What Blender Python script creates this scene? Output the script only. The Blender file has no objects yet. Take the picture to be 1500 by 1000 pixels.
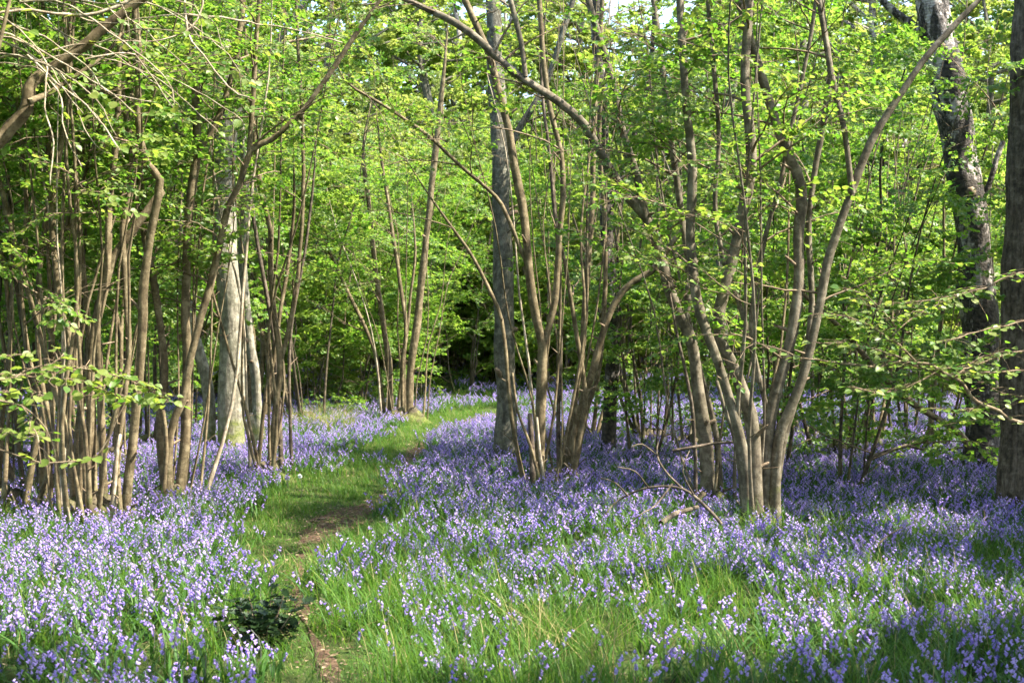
import bpy, math
import numpy as np
from mathutils import Vector, Matrix

# ------------------------------------------------------------------ camera, sky, sun, exposure
SC = bpy.context.scene
COL = SC.collection
F_PX = 1500 * 50 / 36.0            # 50 mm lens on a 36 mm frame, in photo pixels
CAM_H = 1.7
PITCH = math.atan(20 / F_PX)       # horizon a little above the middle of the frame
cam_d = bpy.data.cameras.new('camera')
cam_d.lens = 50; cam_d.sensor_width = 36; cam_d.clip_end = 600; cam_d.clip_start = 0.05
cam_d.dof.use_dof = True; cam_d.dof.focus_distance = 12.5; cam_d.dof.aperture_fstop = 5.6
cam = bpy.data.objects.new('camera', cam_d); COL.objects.link(cam)
cam.location = (0, 0, CAM_H); cam.rotation_euler = (math.pi / 2 - PITCH, 0, 0)
SC.camera = cam

SUN_AZ, SUN_EL = math.radians(101), math.radians(52)      # azimuth clockwise from the view direction
SUN = np.array([math.sin(SUN_AZ) * math.cos(SUN_EL), math.cos(SUN_AZ) * math.cos(SUN_EL), math.sin(SUN_EL)])
W = bpy.data.worlds.new('World'); SC.world = W; W.use_nodes = True
wn = W.node_tree.nodes; wl = W.node_tree.links
bg = wn['Background']; sky = wn.new('ShaderNodeTexSky'); sky.sky_type = 'NISHITA'; sky.sun_disc = False
sky.sun_elevation = SUN_EL; sky.sun_rotation = SUN_AZ; sky.air_density = 1.0; sky.dust_density = 1.5
wl.new(sky.outputs[0], bg.inputs[0]); bg.inputs[1].default_value = 0.15
sun_d = bpy.data.lights.new('sun', 'SUN'); sun_d.energy = 5.0; sun_d.angle = math.radians(0.53); sun_d.color = (1.0, 0.94, 0.83)
sun = bpy.data.objects.new('sun', sun_d); COL.objects.link(sun)
sun.rotation_euler = Vector(SUN).to_track_quat('Z', 'Y').to_euler(); sun.location = (20, -8, 30)
SC.view_settings.view_transform = 'Standard'; SC.view_settings.look = 'None'
SC.view_settings.exposure = 2.22; SC.view_settings.gamma = 1.0
SC.cycles.use_denoising = True; SC.cycles.adaptive_threshold = 0.02
SC.cycles.max_bounces = 6; SC.cycles.diffuse_bounces = 4; SC.cycles.glossy_bounces = 2
SC.cycles.transmission_bounces = 4; SC.cycles.transparent_max_bounces = 4
SC.cycles.sample_clamp_indirect = 6.0
SC.cycles.caustics_reflective = False; SC.cycles.caustics_refractive = False

RNG = np.random.default_rng(7)
U = lambda a, b, n=None: RNG.uniform(a, b, n)

# ------------------------------------------------------------------ photo pixels <-> the place
def terrain(x, y):
    x = np.asarray(x, float); y = np.asarray(y, float)
    d = np.clip(y - 24, 0, None)
    z = 0.034 * d * d / (d + 4.0)
    z = z + 0.035 * np.sin(x * 0.9 + 1.3) * np.sin(y * 0.7) + 0.05 * np.sin(x * 0.31 + y * 0.23)
    return z - 0.02 * np.exp(-((y - 8) / 6) ** 2)

def ray(px, py):
    v = np.array([(px - 750) / F_PX, 0, 0.0])
    k = (500 - py) / F_PX
    c, s = math.cos(PITCH), math.sin(PITCH)
    return v + np.array([0, c, -s]) + k * np.array([0, s, c])

def at(px, py, Y):                  # the point on that ray that is Y metres in front
    d = ray(px, py)
    return np.array([0, 0, CAM_H]) + d * (Y / d[1])

def ground(px, py, top=0.2):        # where that ray meets the flower tops, taken down to the floor
    d = ray(px, py)
    for t in np.arange(2, 120, 0.05):
        p = d * t
        if p[2] + CAM_H <= terrain(p[0], p[1]) + top:
            return np.array([p[0], p[1], float(terrain(p[0], p[1]))])
    return np.array([d[0] * 60, d[1] * 60, float(terrain(d[0] * 60, 60))])

def project(P):
    P = np.asarray(P, float); c, s = math.cos(PITCH), math.sin(PITCH)
    x = P[..., 0]; y = P[..., 1]; z = P[..., 2] - CAM_H
    dep = y * c - z * s; up = y * s + z * c
    dep_s = np.where(dep > 0.2, dep, 0.2)
    return 750 + F_PX * x / dep_s, 500 - F_PX * up / dep_s, dep

# floor patches to light: leaves on the sun's rays above them are cut away
LIT = [  # px, py, half width, half height, strength
    (190, 858, 190, 36, 1), (60, 850, 120, 46, 1), (60, 780, 70, 16, .6), (1120, 810, 230, 36, 1), (960, 880, 150, 36, 1),
    (1400, 845, 150, 34, .9), (1290, 790, 80, 18, .8), (1180, 905, 130, 20, .7), (620, 880, 130, 52, 1), (800, 905, 110, 44, .9), (540, 950, 80, 24, .8), (515, 680, 135, 11, 1),
    (446, 800, 62, 14, 1), (420, 656, 60, 12, .8), (518, 602, 95, 18, 1), (660, 624, 48, 16, 1), (690, 612, 60, 10, .9), (330, 720, 60, 9, .5),
    (690, 575, 70, 25, .7), (458, 620, 60, 12, .9), (870, 700, 130, 9, .55), (740, 745, 60, 8, .5), (980, 740, 90, 8, .6), (528, 842, 44, 16, .8),
    (1330, 700, 120, 14, .5), (1200, 750, 90, 8, .5), (730, 665, 55, 12, .6), (350, 625, 60, 18, .9), (1080, 640, 120, 12, .8), (600, 560, 160, 30, .9), (990, 605, 110, 26, .9), (1310, 625, 150, 18, .9), (870, 600, 70, 20, .9), (200, 665, 90, 12, .8), (560, 530, 220, 24, .9), (80, 655, 90, 10, .7), (1380, 735, 90, 10, .8)]
_r = np.random.default_rng(3)      # small random gaps cut between, to let in flecks of sun
LIT += [(_r.uniform(0, 1500), _r.uniform(615, 800), _r.uniform(14, 46), _r.uniform(4, 9), .9) for _ in range(46)]
LIT3 = [(at(130, 600, 12.2), .6, 1), (at(60, 600, 12.6), .5, 1), (at(1120, 620, 11.8), .5, 1), (at(960, 560, 20), 1.2, .8), (at(1040, 560, 13.2), .35, .9), (at(1330, 510, 9.1), .55, 1), (at(1230, 480, 9.0), .4, 1), (at(1430, 530, 9.2), .5, 1), (at(40, 570, 6.6), .35, 1), (at(170, 560, 7.0), .3, 1),
        (at(340, 560, 18.8), .8, 1), (at(340, 440, 18.8), .7, .9), (at(1090, 600, 11.7), .35, 1), (at(1060, 480, 11.8), .3, 1), (at(190, 620, 12.0), .4, 1), (at(140, 500, 12), .4, .9), (at(260, 620, 13.3), .35, 1),
        (at(400, 600, 15.8), .4, 1), (at(790, 560, 14.3), .4, .9), (at(765, 300, 14.3), .35, .9), (at(850, 620, 15.1), .4, 1), (at(1040, 640, 13.2), .4, .9), (at(820, 150, 13.2), .4, .8), (at(10, 190, 8), .3, 1),
        (at(600, 560, 27), 2.2, .9), (at(570, 420, 30), 3.0, .8), (at(1390, 120, 16.5), .5, .9), (at(1160, 450, 11.9), .3, .8), (at(1270, 600, 20), .9, .8), (at(750, 560, 17.8), .4, .8),
        (at(1150, 250, 11.5), 1.2, .6), (at(1300, 200, 11.5), 1.2, .6), (at(950, 200, 13), 1.2, .5), (at(200, 250, 12.5), 1.2, .5), (at(400, 250, 14), 1.2, .5)]
def lit_mask(P):
    h = P[:, 2] - 0.25
    G = P - SUN[None, :] * (h / SUN[2])[:, None]
    px, py, dep = project(G)
    m = np.zeros(len(P))
    wob = 14 * np.sin(px * 0.021 + py * 0.05) + 9 * np.sin(px * 0.053 - py * 0.031)
    for cx, cy, hx, hy, st in LIT:
        r = ((px - cx) / hx) ** 2 + ((py + wob * hy / 40 - cy) / hy) ** 2
        m = np.maximum(m, st * np.clip((1.5 - r) * 2.5, 0, 1))
    m = np.where((dep > 3) & (dep < 60), m, 0)
    for C, r, st in LIT3:               # leaves shading these boughs and trunks are cut too
        v = P - C; a = v @ SUN; d2 = (v ** 2).sum(1) - a * a
        m = np.maximum(m, np.where(a > r + .25, st * np.clip((1.6 - d2 / r ** 2) * 2.5, 0, 1), 0))
    return m

# ------------------------------------------------------------------ mesh helpers
def link(o):
    COL.objects.link(o); return o

def mk_mesh(name, V, polys, mats=(), midx=None, attrs=None, smooth=True):
    """polys: list of integer arrays (n,k); midx: list of ints/arrays per polys entry"""
    me = bpy.data.meshes.new(name)
    V = np.ascontiguousarray(V, np.float32)
    me.vertices.add(len(V)); me.vertices.foreach_set('co', V.ravel())
    polys = [np.asarray(p, np.int32) for p in polys if len(p)]
    if polys:
        loops = np.concatenate([p.ravel() for p in polys])
        tot = np.concatenate([np.full(len(p), p.shape[1], np.int32) for p in polys])
        start = np.concatenate([[0], np.cumsum(tot)[:-1]]).astype(np.int32)
        me.loops.add(len(loops)); me.loops.foreach_set('vertex_index', loops)
        me.polygons.add(len(tot)); me.polygons.foreach_set('loop_start', start)
        if midx is not None:
            me.polygons.foreach_set('material_index', np.ascontiguousarray(midx, np.int32))
        me.polygons.foreach_set('use_smooth', np.full(len(tot), smooth))
    for m in mats: me.materials.append(m)
    if attrs:
        for k, (typ, arr) in attrs.items():
            a = me.attributes.new(k, typ, 'POINT')
            arr = np.ascontiguousarray(arr)
            if typ == 'FLOAT_VECTOR': a.data.foreach_set('vector', arr.astype(np.float32).ravel())
            elif typ == 'INT': a.data.foreach_set('value', arr.astype(np.int32))
            else: a.data.foreach_set('value', arr.astype(np.float32))
    me.update(calc_edges=True)
    return me

class Geo:
    """collects shapes for one mesh"""
    def __init__(s): s.V = []; s.P = {}; s.n = 0; s.R = []
    def add(s, V, polys, m=0, rnd=0.5):
        V = np.asarray(V, float); s.V.append(V)
        for p in polys:
            p = np.asarray(p)
            if len(p): s.P.setdefault((p.shape[1], m), []).append(p + s.n)
        s.R.append(np.full(len(V), rnd) if np.isscalar(rnd) else rnd)
        s.n += len(V)
    def mesh(s, name, mats, smooth=True, origin=None):
        V = np.concatenate(s.V)
        if origin is not None: V = V - np.asarray(origin)
        polys, mi = [], []
        for (k, m), lst in s.P.items():
            a = np.concatenate(lst); polys.append(a); mi.append(np.full(len(a), m))
        return mk_mesh(name, V, polys, mats, np.concatenate(mi), {'rnd': ('FLOAT', np.concatenate(s.R))}, smooth)

def smooth_line(P, step=0.12):
    """Catmull-Rom through the points"""
    P = np.asarray(P, float)
    if len(P) < 3:
        n = max(2, int(np.linalg.norm(P[-1] - P[0]) / step) + 1)
        t = np.linspace(0, 1, n)[:, None]
        return P[0] * (1 - t) + P[-1] * t
    Q = np.vstack([2 * P[0] - P[1], P, 2 * P[-1] - P[-2]]); out = []
    for i in range(len(P) - 1):
        a, b, c, d = Q[i:i + 4]
        n = max(2, int(np.linalg.norm(c - b) / step))
        t = np.linspace(0, 1, n, endpoint=False)[:, None]
        out.append(0.5 * (2 * b + (c - a) * t + (2 * a - 5 * b + 4 * c - d) * t * t + (3 * b - a - 3 * c + d) * t ** 3))
    out.append(P[-1:])
    return np.vstack(out)

def tube(P, R, sides=8, wob=0.0, cap=True):
    P = np.asarray(P, float); R = np.asarray(R, float); n = len(P)
    T = np.gradient(P, axis=0); T /= np.linalg.norm(T, axis=1)[:, None] + 1e-9
    N = np.zeros_like(P)
    a = np.array([1, 0, 0]) if abs(T[0, 0]) < 0.8 else np.array([0, 1, 0])
    v = a - T[0] * (a @ T[0]); N[0] = v / np.linalg.norm(v)
    for i in range(1, n):
        v = N[i - 1] - T[i] * (N[i - 1] @ T[i]); N[i] = v / (np.linalg.norm(v) + 1e-9)
    B = np.cross(T, N)
    th = np.arange(sides) * 2 * math.pi / sides
    rr = R[:, None] * np.ones(sides)
    if wob:
        ph = RNG.uniform(0, 6.28, 6); zz = np.arange(n)[:, None]
        rr = rr * (1 + wob * (np.sin(2 * th + ph[0] + zz * 0.35) * 0.6 + np.sin(3 * th + ph[1] - zz * 0.5) * 0.4 + 0.7 * np.sin(zz * 0.9 + ph[2]) * np.sin(th + ph[3])))
    V = P[:, None, :] + rr[..., None] * (np.cos(th)[None, :, None] * N[:, None, :] + np.sin(th)[None, :, None] * B[:, None, :])
    V = V.reshape(-1, 3)
    i, j = np.meshgrid(np.arange(n - 1), np.arange(sides), indexing='ij')
    a0 = i * sides + j; a1 = i * sides + (j + 1) % sides
    quads = np.stack([a0, a1, a1 + sides, a0 + sides], -1).reshape(-1, 4)
    polys = [quads]
    if cap:
        V = np.vstack([V, P[-1] + T[-1] * R[-1] * 0.5])
        k = np.arange(sides); base = (n - 1) * sides
        polys.append(np.stack([base + k, base + (k + 1) % sides, np.full(sides, n * sides)], -1))
    return V, polys

def mesh_obj(name, me, parent=None, kind=None, loc=None):
    o = bpy.data.objects.new(name, me); link(o)
    if parent is not None: o.parent = parent
    if kind: o['kind'] = kind
    if loc is not None: o.location = loc
    return o

def tag(o, label, cat, group=None):
    o['label'] = label; o['category'] = cat
    if group: o['group'] = group
    return o

def thing(name, label, cat, loc, group=None):
    o = bpy.data.objects.new(name, None); link(o); o.location = loc; o.empty_display_size = 0.2
    return tag(o, label, cat, group)

# ------------------------------------------------------------------ materials
def new_mat(name):
    m = bpy.data.materials.new(name); m.use_nodes = True
    nt = m.node_tree; nt.nodes.clear()
    out = nt.nodes.new('ShaderNodeOutputMaterial')
    return m, nt, out

def nd(nt, typ, ins=None, **kw):
    n = nt.nodes.new(typ)
    for k, v in kw.items(): setattr(n, k, v)
    if ins:
        for k, v in ins.items():
            if isinstance(v, bpy.types.NodeSocket): nt.links.new(v, n.inputs[k])
            else: n.inputs[k].default_value = v
    return n

def ramp(nt, fac, stops):
    r = nt.nodes.new('ShaderNodeValToRGB'); nt.links.new(fac, r.inputs[0])
    e = r.color_ramp.elements
    while len(e) < len(stops): e.new(0.5)
    for el, (p, c) in zip(e, stops):
        el.position = p; el.color = (*c, 1) if len(c) == 3 else c
    return r.outputs[0]

def mixc(nt, fac, a, b, mode='MIX'):
    n = nt.nodes.new('ShaderNodeMix'); n.data_type = 'RGBA'; n.blend_type = mode
    for sock, v in ((n.inputs[0], fac), (n.inputs[6], a), (n.inputs[7], b)):
        if isinstance(v, bpy.types.NodeSocket): nt.links.new(v, sock)
        else: sock.default_value = v if not isinstance(v, tuple) or len(v) == 4 else (*v, 1)
    return n.outputs[2]

def mth(nt, op, a, b=0.0, clamp=False):
    n = nt.nodes.new('ShaderNodeMath'); n.operation = op; n.use_clamp = clamp
    for i, v in enumerate((a, b)):
        if isinstance(v, bpy.types.NodeSocket): nt.links.new(v, n.inputs[i])
        else: n.inputs[i].default_value = v
    return n.outputs[0]

def leaf_mat(name, stops, tstops, trans=0.45, rough=0.45, spec=0.35, use_obj=0, veins=False):
    m, nt, out = new_mat(name)
    a = nd(nt, 'ShaderNodeAttribute', attribute_name='rnd')
    fac = a.outputs['Fac']
    if use_obj:
        oi = nd(nt, 'ShaderNodeObjectInfo')
        fac = mth(nt, 'ADD', mth(nt, 'MULTIPLY', fac, 1 - use_obj), mth(nt, 'MULTIPLY', oi.outputs['Random'], use_obj))
    c1 = ramp(nt, fac, stops); c2 = ramp(nt, fac, tstops)
    if veins:
        tc = nd(nt, 'ShaderNodeTexCoord'); sp = nd(nt, 'ShaderNodeSeparateXYZ', {0: tc.outputs['Object']})
        ax_ = mth(nt, 'ABSOLUTE', sp.outputs[0]); fr_ = mth(nt, 'FRACT', mth(nt, 'MULTIPLY', mth(nt, 'SUBTRACT', sp.outputs[1], mth(nt, 'MULTIPLY', ax_, .8)), 8.0))
        v_ = mth(nt, 'MAXIMUM', mth(nt, 'LESS_THAN', fr_, .16), mth(nt, 'LESS_THAN', ax_, .022))
        c1 = mixc(nt, mth(nt, 'MULTIPLY', v_, .45), c1, (0.24, 0.28, 0.08)); c2 = mixc(nt, mth(nt, 'MULTIPLY', v_, .5), c2, (0.12, 0.22, 0.02))
    p = nd(nt, 'ShaderNodeBsdfPrincipled', {'Base Color': c1, 'Roughness': rough, 'Specular IOR Level': spec})
    t = nd(nt, 'ShaderNodeBsdfTranslucent', {'Color': c2})
    mx = nd(nt, 'ShaderNodeMixShader', {0: trans, 1: p.outputs[0], 2: t.outputs[0]})
    nt.links.new(mx.outputs[0], out.inputs[0])
    return m

def bark_mat(name, c_dark, c_mid, c_light, scale=(18, 18, 5), bump=0.5, moss=0.0, lent=0.0, nscale=1.0, dist=0.012):
    m, nt, out = new_mat(name)
    tc = nd(nt, 'ShaderNodeTexCoord')
    mp = nd(nt, 'ShaderNodeMapping', {0: tc.outputs['Object'], 3: scale})
    n1 = nd(nt, 'ShaderNodeTexNoise', {'Vector': mp.outputs[0], 'Scale': nscale, 'Detail': 6, 'Roughness': 0.62})
    n2 = nd(nt, 'ShaderNodeTexNoise', {'Vector': tc.outputs['Object'], 'Scale': 2.3, 'Detail': 3})
    col = ramp(nt, n1.outputs[0], [(0.30, c_dark), (0.50, c_mid), (0.70, c_light)])
    col = mixc(nt, ramp(nt, n2.outputs[0], [(0.38, (0, 0, 0)), (0.66, (.55, .55, .55))]), col, tuple(np.array(c_mid) * np.array([0.62, 0.72, 0.6])))
    n6 = nd(nt, 'ShaderNodeTexNoise', {'Vector': tc.outputs['Object'], 'Scale': 13.0, 'Detail': 6, 'Roughness': 0.7})
    col = mixc(nt, ramp(nt, n6.outputs[0], [(0.50, (0, 0, 0)), (0.64, (.6, .6, .6))]), col, tuple(np.array(c_light) * np.array([1.25, 1.3, 1.3])))
    col = mixc(nt, ramp(nt, n6.outputs[0], [(0.34, (.75, .75, .75)), (0.46, (0, 0, 0))]), col, tuple(np.array(c_dark) * .8))
    h = mth(nt, 'ADD', n1.outputs[0], n6.outputs[0])
    if lent:
        mp2 = nd(nt, 'ShaderNodeMapping', {0: tc.outputs['Object'], 3: (22, 22, 110)})
        n3 = nd(nt, 'ShaderNodeTexNoise', {'Vector': mp2.outputs[0], 'Scale': 1.0, 'Detail': 2})
        f = ramp(nt, n3.outputs[0], [(0.60, (0, 0, 0)), (0.68, (1, 1, 1))])
        col = mixc(nt, mth(nt, 'MULTIPLY', f, lent), col, tuple(np.array(c_dark) * 0.7))
    if moss:
        sp = nd(nt, 'ShaderNodeSeparateXYZ', {0: tc.outputs['Object']})
        n4 = nd(nt, 'ShaderNodeTexNoise', {'Vector': tc.outputs['Object'], 'Scale': 7.0, 'Detail': 5})
        hh = mth(nt, 'SUBTRACT', mth(nt, 'ADD', mth(nt, 'MULTIPLY', n4.outputs[0], 1.6), moss - 0.8), sp.outputs[2])
        f = mth(nt, 'MULTIPLY', hh, 2.2, True)
        n5 = nd(nt, 'ShaderNodeTexNoise', {'Vector': tc.outputs['Object'], 'Scale': 60.0, 'Detail': 3})
        mc = ramp(nt, n5.outputs[0], [(0.35, (0.05, 0.075, 0.012)), (0.65, (0.17, 0.19, 0.03))])
        col = mixc(nt, mth(nt, 'MULTIPLY', f, 0.85), col, mc)
    p = nd(nt, 'ShaderNodeBsdfPrincipled', {'Base Color': col, 'Roughness': 0.85, 'Specular IOR Level': 0.2})
    b = nd(nt, 'ShaderNodeBump', {'Height': h, 'Strength': bump, 'Distance': dist})
    nt.links.new(b.outputs[0], p.inputs['Normal'])
    nt.links.new(p.outputs[0], out.inputs[0])
    return m

def birch_mat():
    m, nt, out = new_mat('birch_bark')
    tc = nd(nt, 'ShaderNodeTexCoord')
    mp = nd(nt, 'ShaderNodeMapping', {0: tc.outputs['Object'], 3: (4.5, 4.5, 2.2)})
    n1 = nd(nt, 'ShaderNodeTexNoise', {'Vector': mp.outputs[0], 'Scale': 1.0, 'Detail': 7, 'Roughness': 0.7})
    mp2 = nd(nt, 'ShaderNodeMapping', {0: tc.outputs['Object'], 3: (9, 9, 60)})
    n2 = nd(nt, 'ShaderNodeTexNoise', {'Vector': mp2.outputs[0], 'Scale': 1.0, 'Detail': 4})
    pale = ramp(nt, n2.outputs[0], [(0.30, (0.12, 0.095, 0.078)), (0.47, (0.30, 0.255, 0.22)), (0.7, (0.46, 0.405, 0.36))])
    sp = nd(nt, 'ShaderNodeSeparateXYZ', {0: tc.outputs['Object']})
    f0 = mth(nt, 'ADD', n1.outputs[0], mth(nt, 'MULTIPLY', sp.outputs[2], 0.012))
    f = ramp(nt, f0, [(0.56, (1, 1, 1)), (0.62, (0, 0, 0))])
    n3 = nd(nt, 'ShaderNodeTexNoise', {'Vector': tc.outputs['Object'], 'Scale': 22, 'Detail': 5})
    dark = ramp(nt, n3.outputs[0], [(0.35, (0.012, 0.010, 0.008)), (0.7, (0.075, 0.06, 0.045))])
    col = mixc(nt, f, pale, dark)
    p = nd(nt, 'ShaderNodeBsdfPrincipled', {'Base Color': col, 'Roughness': 0.75, 'Specular IOR Level': 0.25})
    hgt = mth(nt, 'ADD', n3.outputs[0], mth(nt, 'MULTIPLY', f, 0.7))
    b = nd(nt, 'ShaderNodeBump', {'Height': hgt, 'Strength': 0.8, 'Distance': 0.03})
    nt.links.new(b.outputs[0], p.inputs['Normal']); nt.links.new(p.outputs[0], out.inputs[0])
    return m

M = {}
M['leaf'] = leaf_mat('hazel_leaf', [(0, (0.05, 0.12, 0.016)), (0.5, (0.095, 0.172, 0.026)), (1, (0.165, 0.21, 0.045))],
                     [(0, (0.115, 0.29, 0.02)), (0.5, (0.21, 0.37, 0.032)), (1, (0.35, 0.43, 0.068))], trans=.5)
M['leaf_near'] = leaf_mat('hazel_leaf_near', [(0, (0.075, 0.14, 0.02)), (0.5, (0.13, 0.18, 0.035)), (1, (0.19, 0.21, 0.05))],
                     [(0, (0.22, 0.36, 0.03)), (0.5, (0.34, 0.43, 0.05)), (1, (0.46, 0.49, 0.09))], use_obj=.5, veins=True)
M['leaf_far'] = leaf_mat('canopy_leaf', [(0, (0.075, 0.15, 0.02)), (0.5, (0.14, 0.195, 0.034)), (1, (0.23, 0.24, 0.08))],
                     [(0, (0.20, 0.36, 0.03)), (0.5, (0.33, 0.44, 0.055)), (1, (0.49, 0.51, 0.14))], trans=.5, use_obj=.5)
M['holly'] = leaf_mat('holly_leaf', [(0, (0.010, 0.024, 0.008)), (1, (0.026, 0.052, 0.014))],
                     [(0, (0.01, 0.03, 0.005)), (1, (0.03, 0.06, 0.01))], trans=0.12, rough=0.42, spec=0.3, use_obj=.5)
M['grass'] = leaf_mat('grass_blade', [(0, (0.035, 0.095, 0.012)), (0.6, (0.07, 0.15, 0.022)), (0.9, (0.12, 0.18, 0.03)), (1, (0.30, 0.25, 0.11))],
                     [(0, (0.08, 0.20, 0.015)), (0.6, (0.15, 0.30, 0.025)), (0.9, (0.24, 0.34, 0.04)), (1, (0.35, 0.28, 0.12))], trans=0.4, rough=0.5, spec=0.15)
M['strap'] = leaf_mat('bluebell_leaf', [(0, (0.03, 0.085, 0.018)), (1, (0.06, 0.13, 0.025))],
                     [(0, (0.06, 0.17, 0.015)), (1, (0.13, 0.26, 0.03))], trans=0.3, rough=0.5, spec=0.18)
M['stalk'] = leaf_mat('bluebell_stalk', [(0, (0.06, 0.10, 0.04)), (1, (0.12, 0.11, 0.10))], [(0, (0.1, 0.2, 0.03)), (1, (0.1, 0.2, 0.03))], trans=0.15)
M['bell'] = leaf_mat('bluebell_petal', [(0, (0.19, 0.145, 0.50)), (0.4, (0.36, 0.255, 0.61)), (0.85, (0.46, 0.355, 0.67)), (1, (0.52, 0.42, 0.71))],
                     [(0, (0.26, 0.175, 0.57)), (0.5, (0.47, 0.345, 0.70)), (1, (0.66, 0.56, 0.80))], trans=0.4, rough=0.7, spec=.1, use_obj=.3)
M['hazel'] = bark_mat('hazel_bark', (0.05, 0.036, 0.02), (0.125, 0.092, 0.05), (0.22, 0.172, 0.102), (14, 14, 4), 0.45, moss=0.22, lent=0.55)
M['hazel_grey'] = bark_mat('grey_hazel_bark', (0.048, 0.038, 0.025), (0.115, 0.092, 0.062), (0.21, 0.175, 0.125), (12, 12, 5), 0.5, moss=0.25, lent=0.4)
M['hazel_dark'] = bark_mat('dark_hazel_bark', (0.022, 0.017, 0.011), (0.06, 0.046, 0.028), (0.13, 0.10, 0.062), (14, 14, 4), 0.5, moss=0.25, lent=0.3)
M['ash'] = bark_mat('ash_bark', (0.04, 0.036, 0.027), (0.10, 0.09, 0.066), (0.19, 0.172, 0.128), (16, 16, 4), 0.9, moss=0.15, dist=0.02)
M['mossy'] = bark_mat('mossy_bark', (0.09, 0.078, 0.058), (0.2, 0.175, 0.13), (0.33, 0.295, 0.225), (26, 26, 4), 0.8, moss=0.62, dist=0.015)
M['oak'] = bark_mat('furrowed_bark', (0.022, 0.017, 0.012), (0.085, 0.064, 0.043), (0.165, 0.13, 0.092), (26, 26, 5), 1.0, moss=0.1, dist=0.02)
M['birch'] = birch_mat()
M['stool'] = bark_mat('mossy_stool', (0.03, 0.024, 0.015), (0.085, 0.066, 0.04), (0.16, 0.125, 0.08), (16, 16, 16), 1.0, moss=0.28, dist=0.03)
M['twig'] = bark_mat('twig_bark', (0.07, 0.045, 0.028), (0.15, 0.105, 0.065), (0.25, 0.19, 0.125), (30, 30, 30), 0.2)
M['dead'] = bark_mat('dead_wood', (0.14, 0.105, 0.07), (0.30, 0.235, 0.165), (0.46, 0.385, 0.29), (22, 22, 5), 0.6)
M['dead_dark'] = bark_mat('dark_dead_wood', (0.03, 0.022, 0.016), (0.085, 0.063, 0.045), (0.17, 0.13, 0.095), (22, 22, 12), 0.6)

def ground_mat():
    m, nt, out = new_mat('woodland_floor')
    tc = nd(nt, 'ShaderNodeTexCoord')
    n1 = nd(nt, 'ShaderNodeTexNoise', {'Vector': tc.outputs['Object'], 'Scale': 2.2, 'Detail': 8, 'Roughness': 0.7})
    n2 = nd(nt, 'ShaderNodeTexNoise', {'Vector': tc.outputs['Object'], 'Scale': 26.0, 'Detail': 6, 'Roughness': 0.7})
    c = ramp(nt, n2.outputs[0], [(0.3, (0.018, 0.022, 0.008)), (0.5, (0.045, 0.042, 0.018)), (0.72, (0.10, 0.075, 0.038))])
    c = mixc(nt, ramp(nt, n1.outputs[0], [(0.36, (.25, .25, .25)), (0.58, (.85, .85, .85))]), c, ramp(nt, n2.outputs[0], [(0.3, (0.018, 0.042, 0.008)), (0.7, (0.06, 0.10, 0.018))]))
    p = nd(nt, 'ShaderNodeBsdfPrincipled', {'Base Color': c, 'Roughness': 0.95, 'Specular IOR Level': 0.1})
    b = nd(nt, 'ShaderNodeBump', {'Height': n2.outputs[0], 'Strength': 0.8, 'Distance': 0.04})
    nt.links.new(b.outputs[0], p.inputs['Normal']); nt.links.new(p.outputs[0], out.inputs[0])
    return m
def path_mat():
    m, nt, out = new_mat('trodden_earth')
    tc = nd(nt, 'ShaderNodeTexCoord')
    n1 = nd(nt, 'ShaderNodeTexVoronoi', {'Vector': tc.outputs['Object'], 'Scale': 34.0, 'Randomness': 1.0})
    n2 = nd(nt, 'ShaderNodeTexNoise', {'Vector': tc.outputs['Object'], 'Scale': 18.0, 'Detail': 8, 'Roughness': 0.75})
    c = ramp(nt, n2.outputs[0], [(0.3, (0.022, 0.014, 0.009)), (0.5, (0.058, 0.036, 0.024)), (0.72, (0.115, 0.077, 0.054))])
    sp = nd(nt, 'ShaderNodeSeparateColor', {0: n1.outputs['Color']})
    c = mixc(nt, ramp(nt, sp.outputs[0], [(0.55, (0, 0, 0)), (0.7, (.8, .8, .8))]), c, ramp(nt, sp.outputs[1], [(0, (0.06, 0.033, 0.02)), (1, (0.17, 0.11, 0.07))]))
    p = nd(nt, 'ShaderNodeBsdfPrincipled', {'Base Color': c, 'Roughness': 0.95, 'Specular IOR Level': 0.1})
    b = nd(nt, 'ShaderNodeBump', {'Height': n2.outputs[0], 'Strength': 0.9, 'Distance': 0.03})
    nt.links.new(b.outputs[0], p.inputs['Normal']); nt.links.new(p.outputs[0], out.inputs[0])
    return m
M['floor'] = ground_mat(); M['earth'] = path_mat()
M['litter'] = leaf_mat('dead_leaf', [(0, (0.06, 0.034, 0.02)), (0.6, (0.14, 0.09, 0.052)), (1, (0.27, 0.20, 0.13))],
                       [(0, (0.1, 0.06, 0.03)), (1, (0.3, 0.2, 0.1))], trans=0.15, rough=0.6)
mw, ntw, ow = new_mat('seed_head_white')
pw = nd(ntw, 'ShaderNodeBsdfPrincipled', {'Base Color': (0.75, 0.77, 0.72, 1), 'Roughness': 0.8}); ntw.links.new(pw.outputs[0], ow.inputs[0])
M['white'] = mw

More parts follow.
